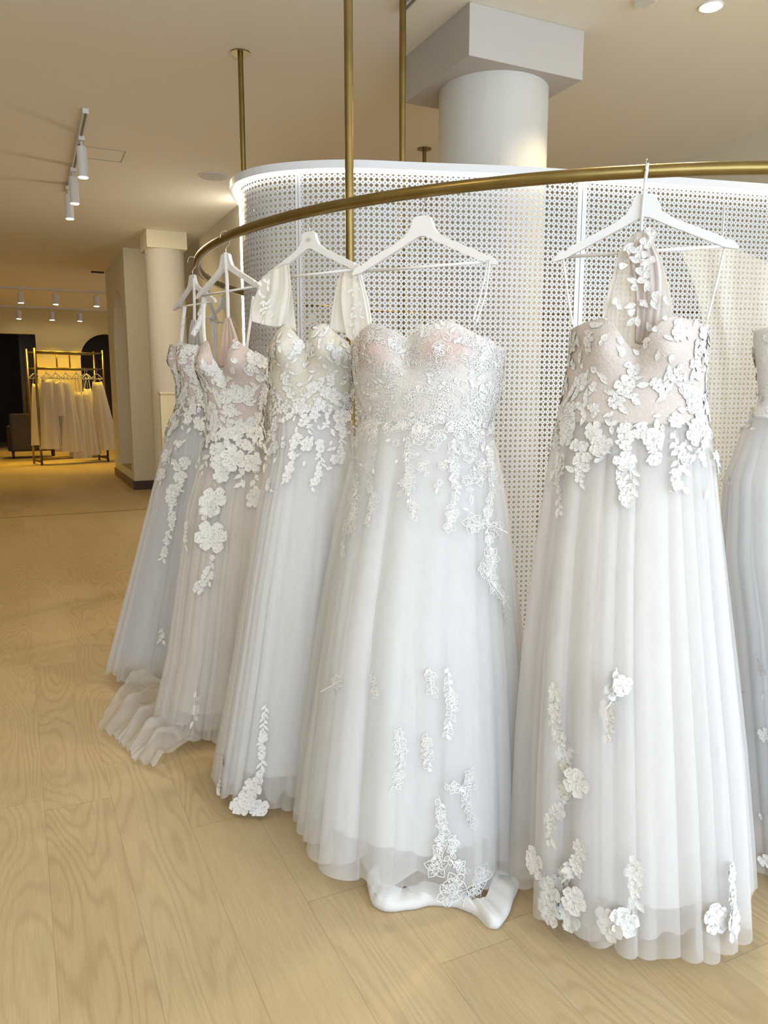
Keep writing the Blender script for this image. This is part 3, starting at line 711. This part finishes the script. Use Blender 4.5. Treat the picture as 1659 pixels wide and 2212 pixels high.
def gown_halter_veil():
    g = Gown((1397, 365), R_(-46), [(690, 1236, 1526), (760, 1232, 1527), (850, 1218, 1522), (905, 1206, 1530), (1000, 1190, 1545), (1100, 1178, 1553), (1200, 1165, 1562), (1400, 1146, 1580), (1600, 1134, 1597), (1800, 1128, 1608), (1970, 1126, 1615)],
             dict(c=1.34, pk=1.425, u=1.405, b=1.33, pw=1.3, sp=.5), zw=1.17, seed=9, nf=13, cup=.035)
    T = gown_base(g, 'wedding_dress', 'blush strapless gown with sweetheart neckline and lace halter scarf hanging from its hanger', (b_blush2, blush_tulle, lin_blush2))
    L = Lace(g, 21)
    L.scatter(430, g.zw-.03, 1.42, None, .031, .014, .24, .022)
    L.scatter(260, g.zw-.26, g.zw+.02, lower(g, .24), .028, .013, .25, .02, pw=.6)
    for p in ([(1215, 980), (1212, 1040), (1215, 1110)], [(1262, 960), (1258, 1010), (1255, 1045)], [(1355, 960), (1345, 1030), (1362, 1090)], [(1355, 1000), (1370, 1040), (1360, 1095)], [(1300, 930), (1305, 990)], [(1425, 930), (1410, 1000)], [(1455, 930), (1465, 1010), (1450, 1050)], [(1520, 930), (1513, 1000)], [(1480, 950), (1475, 1020)]):
        L.pxvine(p, flowers=.35, dens=1.5, L=.026, W=.013)
    for p in ((1215, 1000), (1258, 1000), (1350, 1000), (1225, 935), (1300, 960), (1410, 950), (1500, 940)): L.pxflower(*p, R=.028)
    for p in ([(1330, 1440), (1345, 1480), (1315, 1530), (1310, 1590)], [(1210, 1470), (1205, 1530), (1215, 1600), (1225, 1660)], [(1230, 1700), (1195, 1760), (1190, 1820)], [(1262, 1810), (1240, 1870), (1215, 1930)], [(1205, 1900), (1190, 1960)], [(1370, 1840), (1375, 1940), (1350, 1990)], [(1560, 1850), (1570, 1930), (1560, 1970)]):
        L.pxvine(p, flowers=.45, dens=1.8, L=.026, W=.014, R=.02)
    for p in ((1185, 1965), (1210, 1950), (1230, 1975), (1200, 1925), (1240, 1940), (1320, 1990), (1350, 1985), (1545, 1980), (1575, 1990), (1160, 1860), (1250, 1690)): L.pxflower(*p, R=.034)
    L.build(T)
    strap(T, [onplane(g, 1217, 560, .008), onplane(g, 1227, 640, .03), onplane(g, 1237, 702, .07)], .006)
    strap(T, [onplane(g, 1566, 532, .008), onplane(g, 1548, 610, .03), onplane(g, 1527, 692, .07)], .006)
    strap(T, [onplane(g, 1399, 352, .012), onplane(g, 1390, 430, .014), onplane(g, 1385, 500, .016)], .008, name='hanging_loop')
    rows = [[(1370, 505), (1385, 500), (1400, 505)], [(1338, 545), (1385, 540), (1422, 545)], [(1322, 600), (1380, 600), (1440, 600)], [(1300, 690), (1375, 690), (1452, 680)], [(1310, 760), (1370, 775), (1420, 750)]]
    drape(T, g, rows, 'halter_scarf', tulle('scarf_tulle', (.97, .95, .92), .62), [.012, .02, .03, .03, .02], 9, .009, 6, 3)
    rows = [[(1375, 520), (1390, 515), (1405, 525)], [(1360, 560), (1390, 565), (1425, 570)], [(1372, 640), (1395, 640), (1428, 640)], [(1370, 740), (1390, 745), (1415, 730)]]
    sc = drape(T, g, rows, 'scarf_fold', tulle('scarf_tulle_inner', (.95, .88, .85), .7), [.03, .045, .05, .04], 8, .008, 4, 5)
    rr = random.Random(3); m = MB()
    for i in range(42):
        y = rr.choice((rr.uniform(510, 620), rr.uniform(510, 760))); px = 1388+rr.gauss(0, 24)*(.5+(y-500)/250*.5); c0 = Vector(onplane(g, px, y, .064)); rot = rr.uniform(0, 6.28)
        pts, Fc = petal2d(.022, .018) if rr.random() < .5 else leaf2d(.03, .015); ux = Vector((g.d[0], g.d[1], 0)); nz = Vector((g.nv[0], g.nv[1], 0))
        m.add([c0+ux*(x*math.cos(rot)-y_*math.sin(rot))+Vector((0, 0, 1))*(x*math.sin(rot)+y_*math.cos(rot))+nz*h*1.5 for x, y_, h in pts], Fc)
    m.build('scarf_lace', M_lace, sc, True)['kind'] = 'stuff'
    hanger(g.o[0], g.o[1], R_(-49), 'white wooden hanger of the blush strapless gown with lace scarf', s=1.0)
    return g
def gown_cap_sleeves():
    g = Gown((668, 460), R_(-40), [(735, 582, 770), (760, 580, 775), (800, 582, 770), (880, 584, 757), (905, 583, 757), (950, 582, 762), (1000, 575, 768), (1100, 555, 775), (1200, 540, 778), (1400, 510, 768), (1600, 478, 752), (1740, 460, 740)],
             dict(c=1.385, pk=1.45, u=1.37, b=1.34, pw=1.0), zw=1.19, seed=14, nf=12, cup=.04)
    T = gown_base(g, 'wedding_dress', 'ivory lace gown with draped chiffon cap sleeves', (b_ivory, white_tulle, lin_white))
    L = Lace(g, 31)
    L.scatter(430, g.zw-.02, 1.45, None, .027, .011, .20, .018)
    L.scatter(380, g.zw-.22, g.zw+.02, lower(g, .20), .024, .011, .22, .018, pw=.6)
    for p in ([(600, 900), (595, 960), (580, 1000)], [(640, 940), (632, 1000), (618, 1040)], [(690, 950), (695, 1010), (670, 1055)], [(735, 900), (738, 960), (730, 1000)], [(585, 1040), (587, 1060)]): L.pxvine(p, flowers=.3, dens=1.5)
    for p in ([(575, 1520), (570, 1600), (565, 1660), (550, 1720)], [(680, 1480), (682, 1580), (665, 1660), (655, 1740)], [(485, 1640), (478, 1710)]): L.pxvine(p, flowers=.3, dens=1.8, L=.022)
    for p in ((535, 1725), (550, 1700), (520, 1740), (560, 1745), (650, 1740), (640, 1765), (470, 1720), (545, 1755)): L.pxflower(*p, R=.032)
    L.build(T)
    # sleeves
    rows = [[(566, 602), (590, 585), (612, 572), (622, 570)], [(552, 640), (585, 630), (612, 625), (628, 620)], [(543, 672), (575, 665), (604, 665), (622, 668)], [(544, 694), (572, 702), (598, 706), (612, 702)]]
    drape(T, g, rows, 'cap_sleeve', M_chiffon, [.012, .045, .075, .085], 9, .0022, 3, 1)
    rows = [[(742, 576), (756, 580), (772, 588), (782, 596)], [(736, 625), (756, 630), (778, 640), (793, 645)], [(738, 670), (758, 680), (782, 685), (803, 690)], [(748, 727), (762, 738), (780, 742), (798, 738)]]
    drape(T, g, rows, 'cap_sleeve', M_chiffon, [.012, .05, .07, .085], 9, .0022, 3, 2)
    rows = [[(612, 572), (624, 568)], [(618, 640), (632, 640)], [(606, 700), (640, 715)]]
    drape(T, g, rows, 'shoulder_band', M_chiffon, [.014, .03, .07], 10, .002, 3, 3)
    rows = [[(739, 574), (757, 580)], [(722, 640), (745, 650)], [(712, 712), (752, 722)]]
    drape(T, g, rows, 'shoulder_band', M_chiffon, [.014, .03, .07], 10, .002, 3, 4)
    rr = random.Random(8); m = MB()
    for i in range(34):
        px, y = rr.choice(((rr.uniform(552, 600), 0), (rr.uniform(755, 790), 1))); py = rr.uniform(600, 700) if y == 0 else rr.uniform(590, 730)
        if y == 0: px = 560+(px-552)*.5+ (py-600)*.02
        c0 = Vector(onplane(g, px, py, .085)); rot = rr.uniform(0, 6.28); pts, Fc = leaf2d(.022, .01); ux = Vector((g.d[0], g.d[1], 0)); nz = Vector((g.nv[0], g.nv[1], 0))
        m.add([c0+ux*(x*math.cos(rot)-y_*math.sin(rot))+Vector((0, 0, 1))*(x*math.sin(rot)+y_*math.cos(rot))+nz*h for x, y_, h in pts], Fc)
    m.build('sleeve_lace', M_lace, T, True)['kind'] = 'stuff'
    hanger(g.o[0], g.o[1], R_(-60), 'white wooden hanger with small round grey logo above the cap-sleeved gown', s=.93, logo=True)
    return g
def gown_blush_leaf():
    g = Gown((487, 512), R_(-43), [(760, 424, 582), (800, 424, 582), (850, 440, 576), (890, 446, 568), (921, 447, 568), (960, 440, 575), (1000, 430, 585), (1100, 405, 590), (1200, 396, 590), (1400, 372, 575), (1600, 330, 560), (1680, 300, 545)],
             dict(c=1.31, pk=1.425, u=1.36, b=1.30, pw=1.4, sp=.42), zw=1.12, seed=23, nf=11, cup=.05, ks=1.0)
    T = gown_base(g, 'wedding_dress', 'blush gown with deep V neckline and large white leaf and flower appliques', (b_blush, blush_tulle, lin_blush))
    L = Lace(g, 41)
    L.scatter(330, g.zw-.02, 1.42, None, .040, .018, .17, .026)
    L.scatter(200, g.zw-.25, g.zw+.02, lower(g, .25), .036, .020, .25, .024, pw=.6)
    for p in ([(470, 960), (482, 1000), (490, 1040)], [(520, 970), (525, 1020), (520, 1050)], [(548, 960), (550, 1030), (545, 1080)], [(452, 980), (440, 1020)], [(410, 1120), (402, 1180)], [(462, 1200), (445, 1240), (440, 1275)], [(455, 1215), (452, 1260)]): L.pxvine(p, flowers=.3, dens=1.2, L=.032, W=.017)
    for p, R in (((505, 992), .05), ((478, 1000), .04), ((462, 1082), .055), ((458, 1160), .06), ((432, 1268), .028), ((540, 1000), .035), ((480, 1025), .035), ((546, 1075), .035), ((450, 1100), .04)): L.pxflower(*p, R=R, n=6, layers=3)
    for p in ([(425, 1490), (422, 1560), (415, 1650)],): L.pxvine(p, flowers=.2, dens=1.2, L=.026, W=.012)
    L.build(T)
    strap(T, [onplane(g, 441, 655, .008), onplane(g, 440, 700, .03), onplane(g, 443, 745, .07)], .012)
    strap(T, [onplane(g, 547, 640, .008), onplane(g, 541, 690, .03), onplane(g, 535, 735, .05), onplane(g, 531, 768, .05)], .010)
    strap(T, [onplane(g, 487, 545, .012), onplane(g, 491, 620, .014), onplane(g, 493, 690, .016)], .012, name='hanging_loop')
    drape(T, g, [[(489, 688), (493, 686), (498, 688)], [(480, 735), (496, 730), (514, 735)], [(470, 795), (496, 790), (525, 785)]], 'nude_back', M_nude, [.02, .012, .0], 8, .006, 4, 2)
    hanger(g.o[0], g.o[1], R_(-72), 'white wooden hanger of the deep V blush gown', s=.95)
    return g
def gown_left():
    g = Gown((415, 565), R_(-72), [(745, 370, 440), (775, 368, 445), (827, 380, 447), (871, 382, 445), (900, 372, 450), (936, 360, 455), (1063, 328, 460), (1189, 298, 455), (1316, 266, 445), (1443, 234, 432), (1560, 210, 420)],
             dict(c=1.44, pk=1.45, u=1.44, b=1.38, pw=1.2), zw=1.19, seed=33, nf=12, cup=.018, ks=1.0)
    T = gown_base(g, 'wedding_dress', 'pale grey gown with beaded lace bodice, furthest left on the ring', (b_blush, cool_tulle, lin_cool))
    L = Lace(g, 51)
    L.scatter(340, g.zw-.02, 1.45, None, .030, .013, .22, .021)
    L.scatter(300, g.zw-.30, g.zw+.02, lower(g, .28), .028, .013, .3, .022, pw=.6)
    for p in ([(365, 975), (380, 1000), (395, 1030), (375, 1080), (372, 1130), (360, 1180), (352, 1208)], [(345, 1020), (352, 1040)], [(385, 1020), (390, 1060)], [(352, 1355), (355, 1385)]): L.pxvine(p, flowers=.4, dens=1.6, L=.026, W=.013)
    for p in ((362, 985), (400, 1000), (352, 1025), (375, 1060), (390, 1030), (372, 1075)): L.pxflower(*p, R=.03)
    L.build(T)
    strap(T, [onplane(g, 442, 640, .008), onplane(g, 434, 686, .04), onplane(g, 416, 725, .08)], .022, M_lace)
    strap(T, [onplane(g, 399, 662, .008), onplane(g, 395, 700, .03), onplane(g, 391, 740, .07)], .016, M_lace)
    strap(T, [onplane(g, 419, 600, .012), onplane(g, 420, 660, .014), onplane(g, 420, 695, .016)], .012, name='hanging_loop')
    drape(T, g, [[(417, 692), (420, 690), (424, 692)], [(412, 715), (422, 712), (434, 716)], [(408, 750), (424, 748), (442, 752)]], 'back_panel', M_strap, [.01, .0, -.02], 8, .006, 4, 2)
    # tulle train lying on the floor
    base_ = [P(262, 1500, .03), P(214, 1562, .01), P(245, 1590, .02), P(262, 1608, .01), P(282, 1625, .02), P(288, 1640, .01), P(330, 1655, .01)]
    inner = [P(330, 1450, .06), P(350, 1475, .06), P(370, 1500, .06), P(390, 1520, .06), P(400, 1545, .06), P(410, 1565, .06), P(420, 1600, .05)]
    A_ = spline(base_, 12); B_ = spline(inner, 12); V = []; n = 14
    for i, (a, b) in enumerate(zip(A_, B_)):
        for j in range(n):
            t = j/(n-1); p = a*(1-t)+b*t; p = p+np.array([.01*math.sin(i*.8)*t, .01*math.cos(i*.8)*t, .03*math.sin(PI*t)**.7*(1+.9*math.sin(i*.42+t*1.5))*.8+.010*math.sin(i*1.1+t*2)*(1-t*.6)+.025*math.exp(-((t-.35+.12*math.sin(i*.2))/.12)**2)]); p[2] = max(.006, p[2]); V.append(p)
    Fc = [(i*n+j, i*n+j+1, (i+1)*n+j+1, (i+1)*n+j) for i in range(len(A_)-1) for j in range(n-1)]
    tag(mesh('train', V, Fc, cool_tulle, T, True), 'gathered tulle train lying on the floor')
    hanger(g.o[0], g.o[1], R_(-76), 'white wooden hanger of the pale grey gown furthest left', s=.9)
    return g
def gown_right():
    a = math.radians(253.5); hp = np.array([RC[0]+RR*math.cos(a), RC[1]+RR*math.sin(a)])
    class G2(Gown): pass
    rows = [(720, 1632, 1900), (760, 1634, 1910), (791, 1640, 1905), (863, 1644, 1900), (921, 1614, 1930), (1036, 1572, 1960), (1200, 1556, 1990), (1400, 1570, 2000), (1700, 1590, 2020), (1950, 1610, 2040)]
    c, s_ = math.cos(YAW), math.sin(YAW); x = c*hp[0]-s_*hp[1]; y = s_*hp[0]+c*hp[1]; z = ZR-H; dep = y*math.cos(PITCH)-z*math.sin(PITCH); up = y*math.sin(PITCH)+z*math.cos(PITCH)
    g = Gown((CX+F*x/dep, CY-F*up/dep), R_(-28), rows, dict(c=1.36, pk=1.42, u=1.41, b=1.34), zw=1.18, seed=44, nf=13, cup=.03, fwd=.25)
    T = gown_base(g, 'wedding_dress', 'white sequinned gown cut off by the right edge of the picture', (b_sparkle, white_tulle, lin_white))
    L = Lace(g, 61); L.scatter(300, g.zw-.3, 1.42, lower(g, .3), .018, .008, .4, .014); L.scatter(140, .03, .55, None, .02, .01, .5, .018, pw=1.3); L.build(T)
    hanger(g.o[0], g.o[1], R_(-30), 'white wooden hanger at the right edge of the picture above the sequinned gown')
    return g
G4 = gown_thin_straps(); G5 = gown_halter_veil(); G3 = gown_cap_sleeves(); G2_ = gown_blush_leaf(); G1 = gown_left(); G6 = gown_right()

# sheer veil hanging inside the ring between the two right-hand gowns
def veil():
    q = P(1600, 430, ZR)[:2]; a = math.atan2(q[1]-RC[1], q[0]-RC[0]); r0 = RR
    hp = RC+np.array([math.cos(a), math.sin(a)])*r0
    g = Gown((1600, 362), R_(-30), [(720, 1500, 1700), (1500, 1400, 1760)], dict(c=1.3, pk=1.35, u=1.35, b=1.3), zw=1.2, seed=3)
    g.o = g.o+g.vd*.32
    T = empty('veil', (g.o[0], g.o[1], 0), 'sheer ivory tulle veil hanging behind the gap between the two right-hand gowns', 'veil')
    g.nv = -g.vd
    rows = [[(1470, 545), (1560, 528), (1640, 560), (1760, 620)], [(1505, 640), (1560, 640), (1640, 650), (1760, 660)], [(1530, 800), (1580, 800), (1650, 800), (1760, 800)], [(1520, 1000), (1580, 1000), (1650, 1000), (1760, 1000)], [(1510, 1200), (1580, 1200), (1650, 1200), (1780, 1200)], [(1500, 1400), (1590, 1400), (1650, 1400), (1790, 1400)]]
    drape(T, g, rows, 'veil_tulle', tulle('veil_net', (.97, .96, .90), .34), [0, 0, 0, 0, 0, 0], 8, .008, 3, 7, .001)
    t1 = onplane(g, 1560, 524, 0); tp = P(1560, 362, ZR)
    strap(T, [(t1[0], t1[1], t1[2]), (t1[0], t1[1], ZR-.02)], .006, name='hanging_loop')
veil()

# --- two more gowns on the far side of the ring, seen from behind
def back_gown(adeg, label, hl, mats, seed, drop=0):
    a = math.radians(adeg); hp = np.array([RC[0]+RR*math.cos(a), RC[1]+RR*math.sin(a)])
    T = empty('wedding_dress', (hp[0], hp[1], 0), label, 'wedding dress', 'wedding dresses hung around the brass ring')
    rr = np.random.RandomState(seed); d = np.array([-math.sin(a), math.cos(a)]); nv = np.array([math.cos(a), math.sin(a)])
    nphi, nz = 160, 40; ph = np.linspace(0, 2*PI, nphi, endpoint=False); V = []
    zt = 1.34-drop
    for i in range(nz):
        t = i/(nz-1); z = .04+(zt-.04)*t; q = max(0, (1.14-drop-z)/1.14)
        A = (.15+.08*q+.02*max(0, (z-1.14+drop)/.2)); B = .09+.11*q
        for p in ph:
            f_ = 1+.09*q*math.sin(11*p+seed)+.05*q*math.sin(17*p+2*seed); zz = z if t < 1 else z+.05*abs(math.cos(p))*(math.sin(p) > -.3)
            xy = hp+d*A*math.cos(p)*f_+nv*(B*math.sin(p)*f_+.12*q); V.append((xy[0], xy[1], zz))
    Fc = [(i*nphi+k, i*nphi+(k+1) % nphi, (i+1)*nphi+(k+1) % nphi, (i+1)*nphi+k) for i in range(nz-1) for k in range(nphi)]
    iw = 31
    mesh('bodice', V, Fc[iw*nphi:], mats[0], T, True); mesh('skirt', V, Fc[:iw*nphi], mats[1], T, True)
    for s_ in (-1, 1):
        e = hp+d*.17*s_; w2 = hp+d*.12*s_
        strap(T, [(e[0], e[1], ZR-.185-drop), ((e[0]+w2[0])/2, (e[1]+w2[1])/2, ZR-.32-drop), (w2[0], w2[1], zt+.03)], .014)
    hanger(hp[0], hp[1], a+PI/2, hl, s=.95, z=ZR)
def px_angle(px, py):
    q = P(px, py, ZR)[:2]-RC; return math.degrees(math.atan2(q[1], q[0]))
back_gown(px_angle(446, 601), 'plain ivory gown behind the two leftmost gowns on the far side of the ring', 'white hanger on the far curve of the ring behind the leftmost gowns', (lin_white, lin_white), 3)
back_gown(px_angle(482, 617), 'pale gown near the tall light strip on the far side of the ring', 'white hanger on the far curve of the ring beside the tall light strip', (lin_cool, lin_cool), 5)
for k, aa in enumerate((116, 88)):
    back_gown(aa, ('white gown behind the perforated screen, the one nearer the light strip', 'white gown behind the perforated screen, the one beyond the round pillar')[k],
              ('white hanger behind the perforated screen, nearer the light strip', 'white hanger behind the perforated screen, beyond the round pillar')[k], (lin_white, lin_white), 7+k)

# ------------------------------------------------------------------ spot lamps on tracks
def track_lamp(x, y, label, tgt, e=40, col=WARM, L=.17, r=.033, group='white track spotlights', zdrop=.05, ang=75):
    T = empty('track_spotlight', (x, y, CZ), label, 'spotlight', group)
    MB().box((x-.02, y-.05, CZ-.055), (x+.02, y+.05, CZ-.028)).build('adapter', M_fix, T)
    MB().cyl(x, y, CZ-.028-zdrop-.05, CZ-.05, .008, 12).build('stem', M_fix, T)
    z1 = CZ-.04-zdrop; smooth_by_angle(MB().cyl(x, y, z1-L, z1, r, 28).build('lamp_housing', M_fix, T))
    MB().cyl(x, y, z1-L-.004, z1-L+.003, r*.82, 24).build('lens', M_lens, T)
    spot('spot', (x, y, z1-L-.01), tgt, e, col, ang)
    return T
def track(x0, y0, x1, y1, label):
    T = empty('light_track', ((x0+x1)/2, (y0+y1)/2, CZ), label, 'light track')
    d = np.array([x1-x0, y1-y0]); d = d/np.linalg.norm(d); n = np.array([-d[1], d[0]])*.018
    def b(hw, za, zb, name, mat, par):
        nn = n/.018*hw; V = [(x, y, z) for z in (za, zb) for x, y in ((x0-nn[0], y0-nn[1]), (x1-nn[0], y1-nn[1]), (x1+nn[0], y1+nn[1]), (x0+nn[0], y0+nn[1]))]
        m = MB().add(V, [(0, 3, 2, 1), (4, 5, 6, 7), (0, 1, 5, 4), (1, 2, 6, 5), (2, 3, 7, 6), (3, 0, 4, 7)]); return m.build(name, mat, par)
    b(.018, CZ-.03, CZ, 'rail', M_fix, T); b(.008, CZ-.0315, CZ-.029, 'slot', M_slot, T)
track(.53, 5.5, .56, 7.75, 'short white spotlight track on the near ceiling')
for (y, w_) in ((6.02, 'nearest'), (6.85, 'middle'), (7.45, 'farthest')):
    track_lamp(.54, y, 'white cylindrical spotlight, %s lamp of the near ceiling track' % w_, (1.3, y-3.0, .9) if w_ != 'farthest' else (1.5, 9.2, 1.9), 95 if w_ == 'farthest' else 60, WARM, .20, .036, 'lamps of the near track')
track(-2.5, 14.8, 3.2, 14.8, 'long white lamp track across the far room, nearer of two')
track(-2.5, 17.95, 3.2, 17.95, 'long white lamp track across the far room, close to the far wall')
def xat(px, y0, py=650):
    r = rayd(px, py); return r[0]/r[1]*y0
for px, w_ in ((-60, 'just outside'), (45, 'left'), (120, 'middle'), (208, 'right')):
    track_lamp(xat(px, 14.8), 14.8, 'small %s spotlight of the nearer far-room track' % w_, (xat(px, 14.8), 14.0 if px < 100 else 14.9, 0), 120, WARM2, .17, .05, 'lamps of the nearer far track', ang=90)
for px, w_ in ((38, 'left'), (110, 'middle'), (170, 'right')):
    track_lamp(xat(px, 17.95), 17.95, 'small %s spotlight of the track by the far wall' % w_, (xat(px, 17.95), 17.6, 0), 80, WARM2, .17, .055, 'lamps of the farther far track', ang=100)
# recessed downlight top right and small track end at the top
T = empty('downlight', (3.06, 2.85, CZ), 'bright round recessed downlight at upper right of ceiling', 'downlight')
MB().cyl(3.06, 2.85, CZ-.006, CZ, .055, 32).build('rim', M_fix, T); MB().cyl(3.06, 2.85, CZ-.009, CZ-.004, .042, 32).build('lens', M_lens, T)
spot('spot', (3.06, 2.85, CZ-.02), (2.5, 2.4, 0), 90, WARM, 120, .3)
q = P(860, 10, CZ); track(q[0]-.02, q[1]-1.6, q[0]+.02, q[1]+.0, 'white spotlight track running out at the top edge beside the brass poles')
q = P(1392, -6, CZ); tag(MB().box((q[0]-.03, q[1]-.05, CZ-.03), (q[0]+.03, q[1]+.03, CZ)).build('ceiling_sensor', M_fix), 'tiny grey ceiling fitting at the top edge right of the pillar', 'sensor')
# more warm light in the shop; lamp behind the pillar added to brighten behind the screen
for i, (x, y, tx, ty, e) in enumerate(((-.6, 1.2, -.1, 2.2, 52), (2.05, 2.15, 1.2, 1.4, 62), (-1.0, 8.0, -.4, 7.2, 70), (-2.2, 11.6, -1.2, 11.9, 60), (-1.5, 5.0, -1.0, 5.5, 60), (2.78, 4.62, 2.6, 4.9, 110), (3.9, 2.3, 3.6, 3.0, 60))):
    T = empty('downlight', (x, y, CZ), ('round recessed downlight above the front of the shop', 'round recessed downlight above the right-hand gowns', 'round recessed downlight left of the left column', 'round recessed downlight beside the arched niche wall', 'round recessed downlight left of the near track', 'added downlight hidden behind the round pillar to brighten behind the screen', 'round recessed downlight beyond the right edge')[i], 'downlight', 'recessed downlights outside the frame')
    MB().cyl(x, y, CZ-.006, CZ, .055, 32).build('rim', M_fix, T); MB().cyl(x, y, CZ-.009, CZ-.004, .042, 32).build('lens', M_lens, T)
    spot('spot', (x, y, CZ-.02), (tx, ty, 0), e, WARM if y < 8 else WARM2, 110)

# ------------------------------------------------------------------ far rack with small gowns
RA = np.array([.36, 14.6]); RB = np.array([1.49, 14.92]); rd = (RB-RA)/np.linalg.norm(RB-RA); rn = np.array([-rd[1], rd[0]])
rack = empty('clothes_rack', (RA[0], RA[1], 0), 'free-standing double brass clothes rack with small white dresses in far room', 'clothes rack')
RH = 1.95; dpt = .42
def rp(u, v, z): p = RA+rd*u+rn*v; return (p[0], p[1], z)
Lr = np.linalg.norm(RB-RA)
for u in (0, Lr):
    for v in (0, dpt): MB().tube([rp(u, v, 0), rp(u, v, RH+.06)], .02, 10).build('post', M_brass, rack, True)
    MB().tube([rp(u, 0, .06), rp(u, dpt, .06)], .016, 10).build('foot_rail', M_brass, rack, True)
for v in (0, dpt):
    for z in (RH, RH-.28): MB().tube([rp(0, v, z), rp(Lr, v, z)], .018, 10).build('hanging_rail', M_brass, rack, True)
    MB().tube([rp(0, v, .1), rp(Lr, v, .1)], .014, 10).build('bottom_rail', M_brass, rack, True)
MB().tube([rp(Lr*.5, 0, RH-.28), rp(Lr*.5, 0, RH)], .012, 8).build('brace', M_brass, rack, True)
MB().tube([rp(Lr*.43, dpt, RH-.28), rp(Lr*.43, dpt, RH)], .012, 8).build('brace', M_brass, rack, True)
mini_mat = cloth('cream_tulle', (.86, .80, .68), .8, .1, .3)
def mini(u, v, ztop, zbot, wt, wb, label, seed, off=0):
    u = u*Lr/1.36; x, y, _ = rp(u, v, 0); T = empty('wedding_dress', (x, y, 0), label, 'wedding dress', 'small dresses on the far rack')
    nphi, nz = 72, 16; V = []
    for i in range(nz):
        t = i/(nz-1); z = zbot+(ztop-zbot)*t; w_ = wt+(wb-wt)*(1-t)**.75
        for k in range(nphi):
            p = 2*PI*k/nphi; f_ = 1+.14*(1-t)*math.sin(7*p+seed)+.07*(1-t)*math.sin(12*p+seed*2); top = .05*(1-abs(math.cos(p))) if i == nz-1 else 0
            V.append((x+off*(1-t)+w_*math.cos(p)*f_, y+w_*.8*math.sin(p)*f_, z-top))
    Fc = [(i*nphi+k, i*nphi+(k+1) % nphi, (i+1)*nphi+(k+1) % nphi, (i+1)*nphi+k) for i in range(nz-1) for k in range(nphi)]+[tuple(range((nz-1)*nphi, nz*nphi))]
    mesh('gown_body', V, Fc, mini_mat, T, True)
    z0 = RH-.28
    for s_ in (-1, 1): strap(T, [(x+s_*.02, y, z0-.13), (x+s_*wt*.8, y, ztop-.02)], .012)
    Hh = empty('clothes_hanger', (x, y, z0), 'small pale hanger holding the '+label.split(' on the far')[0].split(' at the')[0][:60], 'hanger', 'small hangers on the far rack')
    MB().tube([(x-.10, y, z0-.17), (x-.03, y, z0-.10), (x, y, z0-.08), (x+.03, y, z0-.10), (x+.10, y, z0-.17), (x-.10, y, z0-.17)], .009, 8).build('shoulders', M_hang, Hh, True)
    MB().tube([(x, y, z0-.08), (x, y, z0-.03), (x+.015, y, z0), (x, y, z0+.02), (x-.02, y, z0+.005)], .005, 6).build('hook', M_chrome, Hh, True)
sp = Lr
mini(.02, .1, 1.42, .35, .05, .13, 'lace dress, leftmost on the far rack', 1)
mini(.20, .0, 1.50, .28, .10, .17, 'full white dress, second from the left on the far rack', 2)
mini(.38, .0, 1.48, .85, .09, .17, 'short dress with scalloped hem on the far rack', 3)
mini(.58, .0, 1.48, .22, .06, .22, 'full white dress left of the middle of the far rack', 4)
mini(.80, .0, 1.28, .10, .05, .18, 'slim pale dress at the middle of the far rack', 5)
mini(.97, .0, 1.28, .14, .05, .18, 'slim pale dress right of the middle of the far rack', 6)
mini(1.14, .3, 1.34, .25, .06, .18, 'cream dress second from the right on the far rack', 7)
mini(1.22, .0, 1.46, .22, .08, .20, 'dress with a loose sleeve at the right end of the far rack', 8, .1)

# armchair and curtain
ch = empty('armchair', (-.28, 16.4, 0), 'dark charcoal armchair seen from behind, left of the far rack', 'armchair')
cx0, cy0 = -.55+.62, 16.5
cx0 = xat(46, 16.5)
def rb(a, b, name, mat, w_=.04): o = MB().box(a, b).build(name, mat, ch); m_ = bevel(o, w_, 4); smooth_by_angle(o, 80); return o
ch.location = (cx0, cy0, 0)
rb((cx0-.36, cy0-.30, .14), (cx0+.42, cy0-.12, .86), 'backrest', M_charcoal, .05)
rb((cx0-.36, cy0-.15, .14), (cx0+.42, cy0+.42, .46), 'seat', M_charcoal)
rb((cx0-.42, cy0-.18, .14), (cx0-.26, cy0+.42, .62), 'armrest', M_charcoal); rb((cx0+.30, cy0-.18, .14), (cx0+.46, cy0+.42, .62), 'armrest', M_charcoal)
for sx in (-.33, .38):
    for sy in (-.24, .36): MB().tube([(cx0+sx, cy0+sy, .15), (cx0+sx, cy0+sy, 0)], [.03, .018], 10).build('leg', M_wood_leg, ch, True)
V = []; n = 120; x0 = xat(34, 18.95); x1 = xat(96, 18.95)
for z in (.0, 2.95):
    for i in range(n): t = i/(n-1); V.append((x0+(x1-x0)*t, 18.95+.05*math.sin(t*2*PI*9)+.02*math.sin(t*2*PI*23), z))
o = mesh('curtain', V, [(i, i+1, n+i+1, n+i) for i in range(n-1)], cloth('curtain_cloth', (.26, .22, .20), .7, .3, .1), None, True)
o.modifiers.new('t', 'SOLIDIFY').thickness = .006
tag(o, 'dark grey pleated curtain hanging in the dark doorway of far wall', 'curtain')
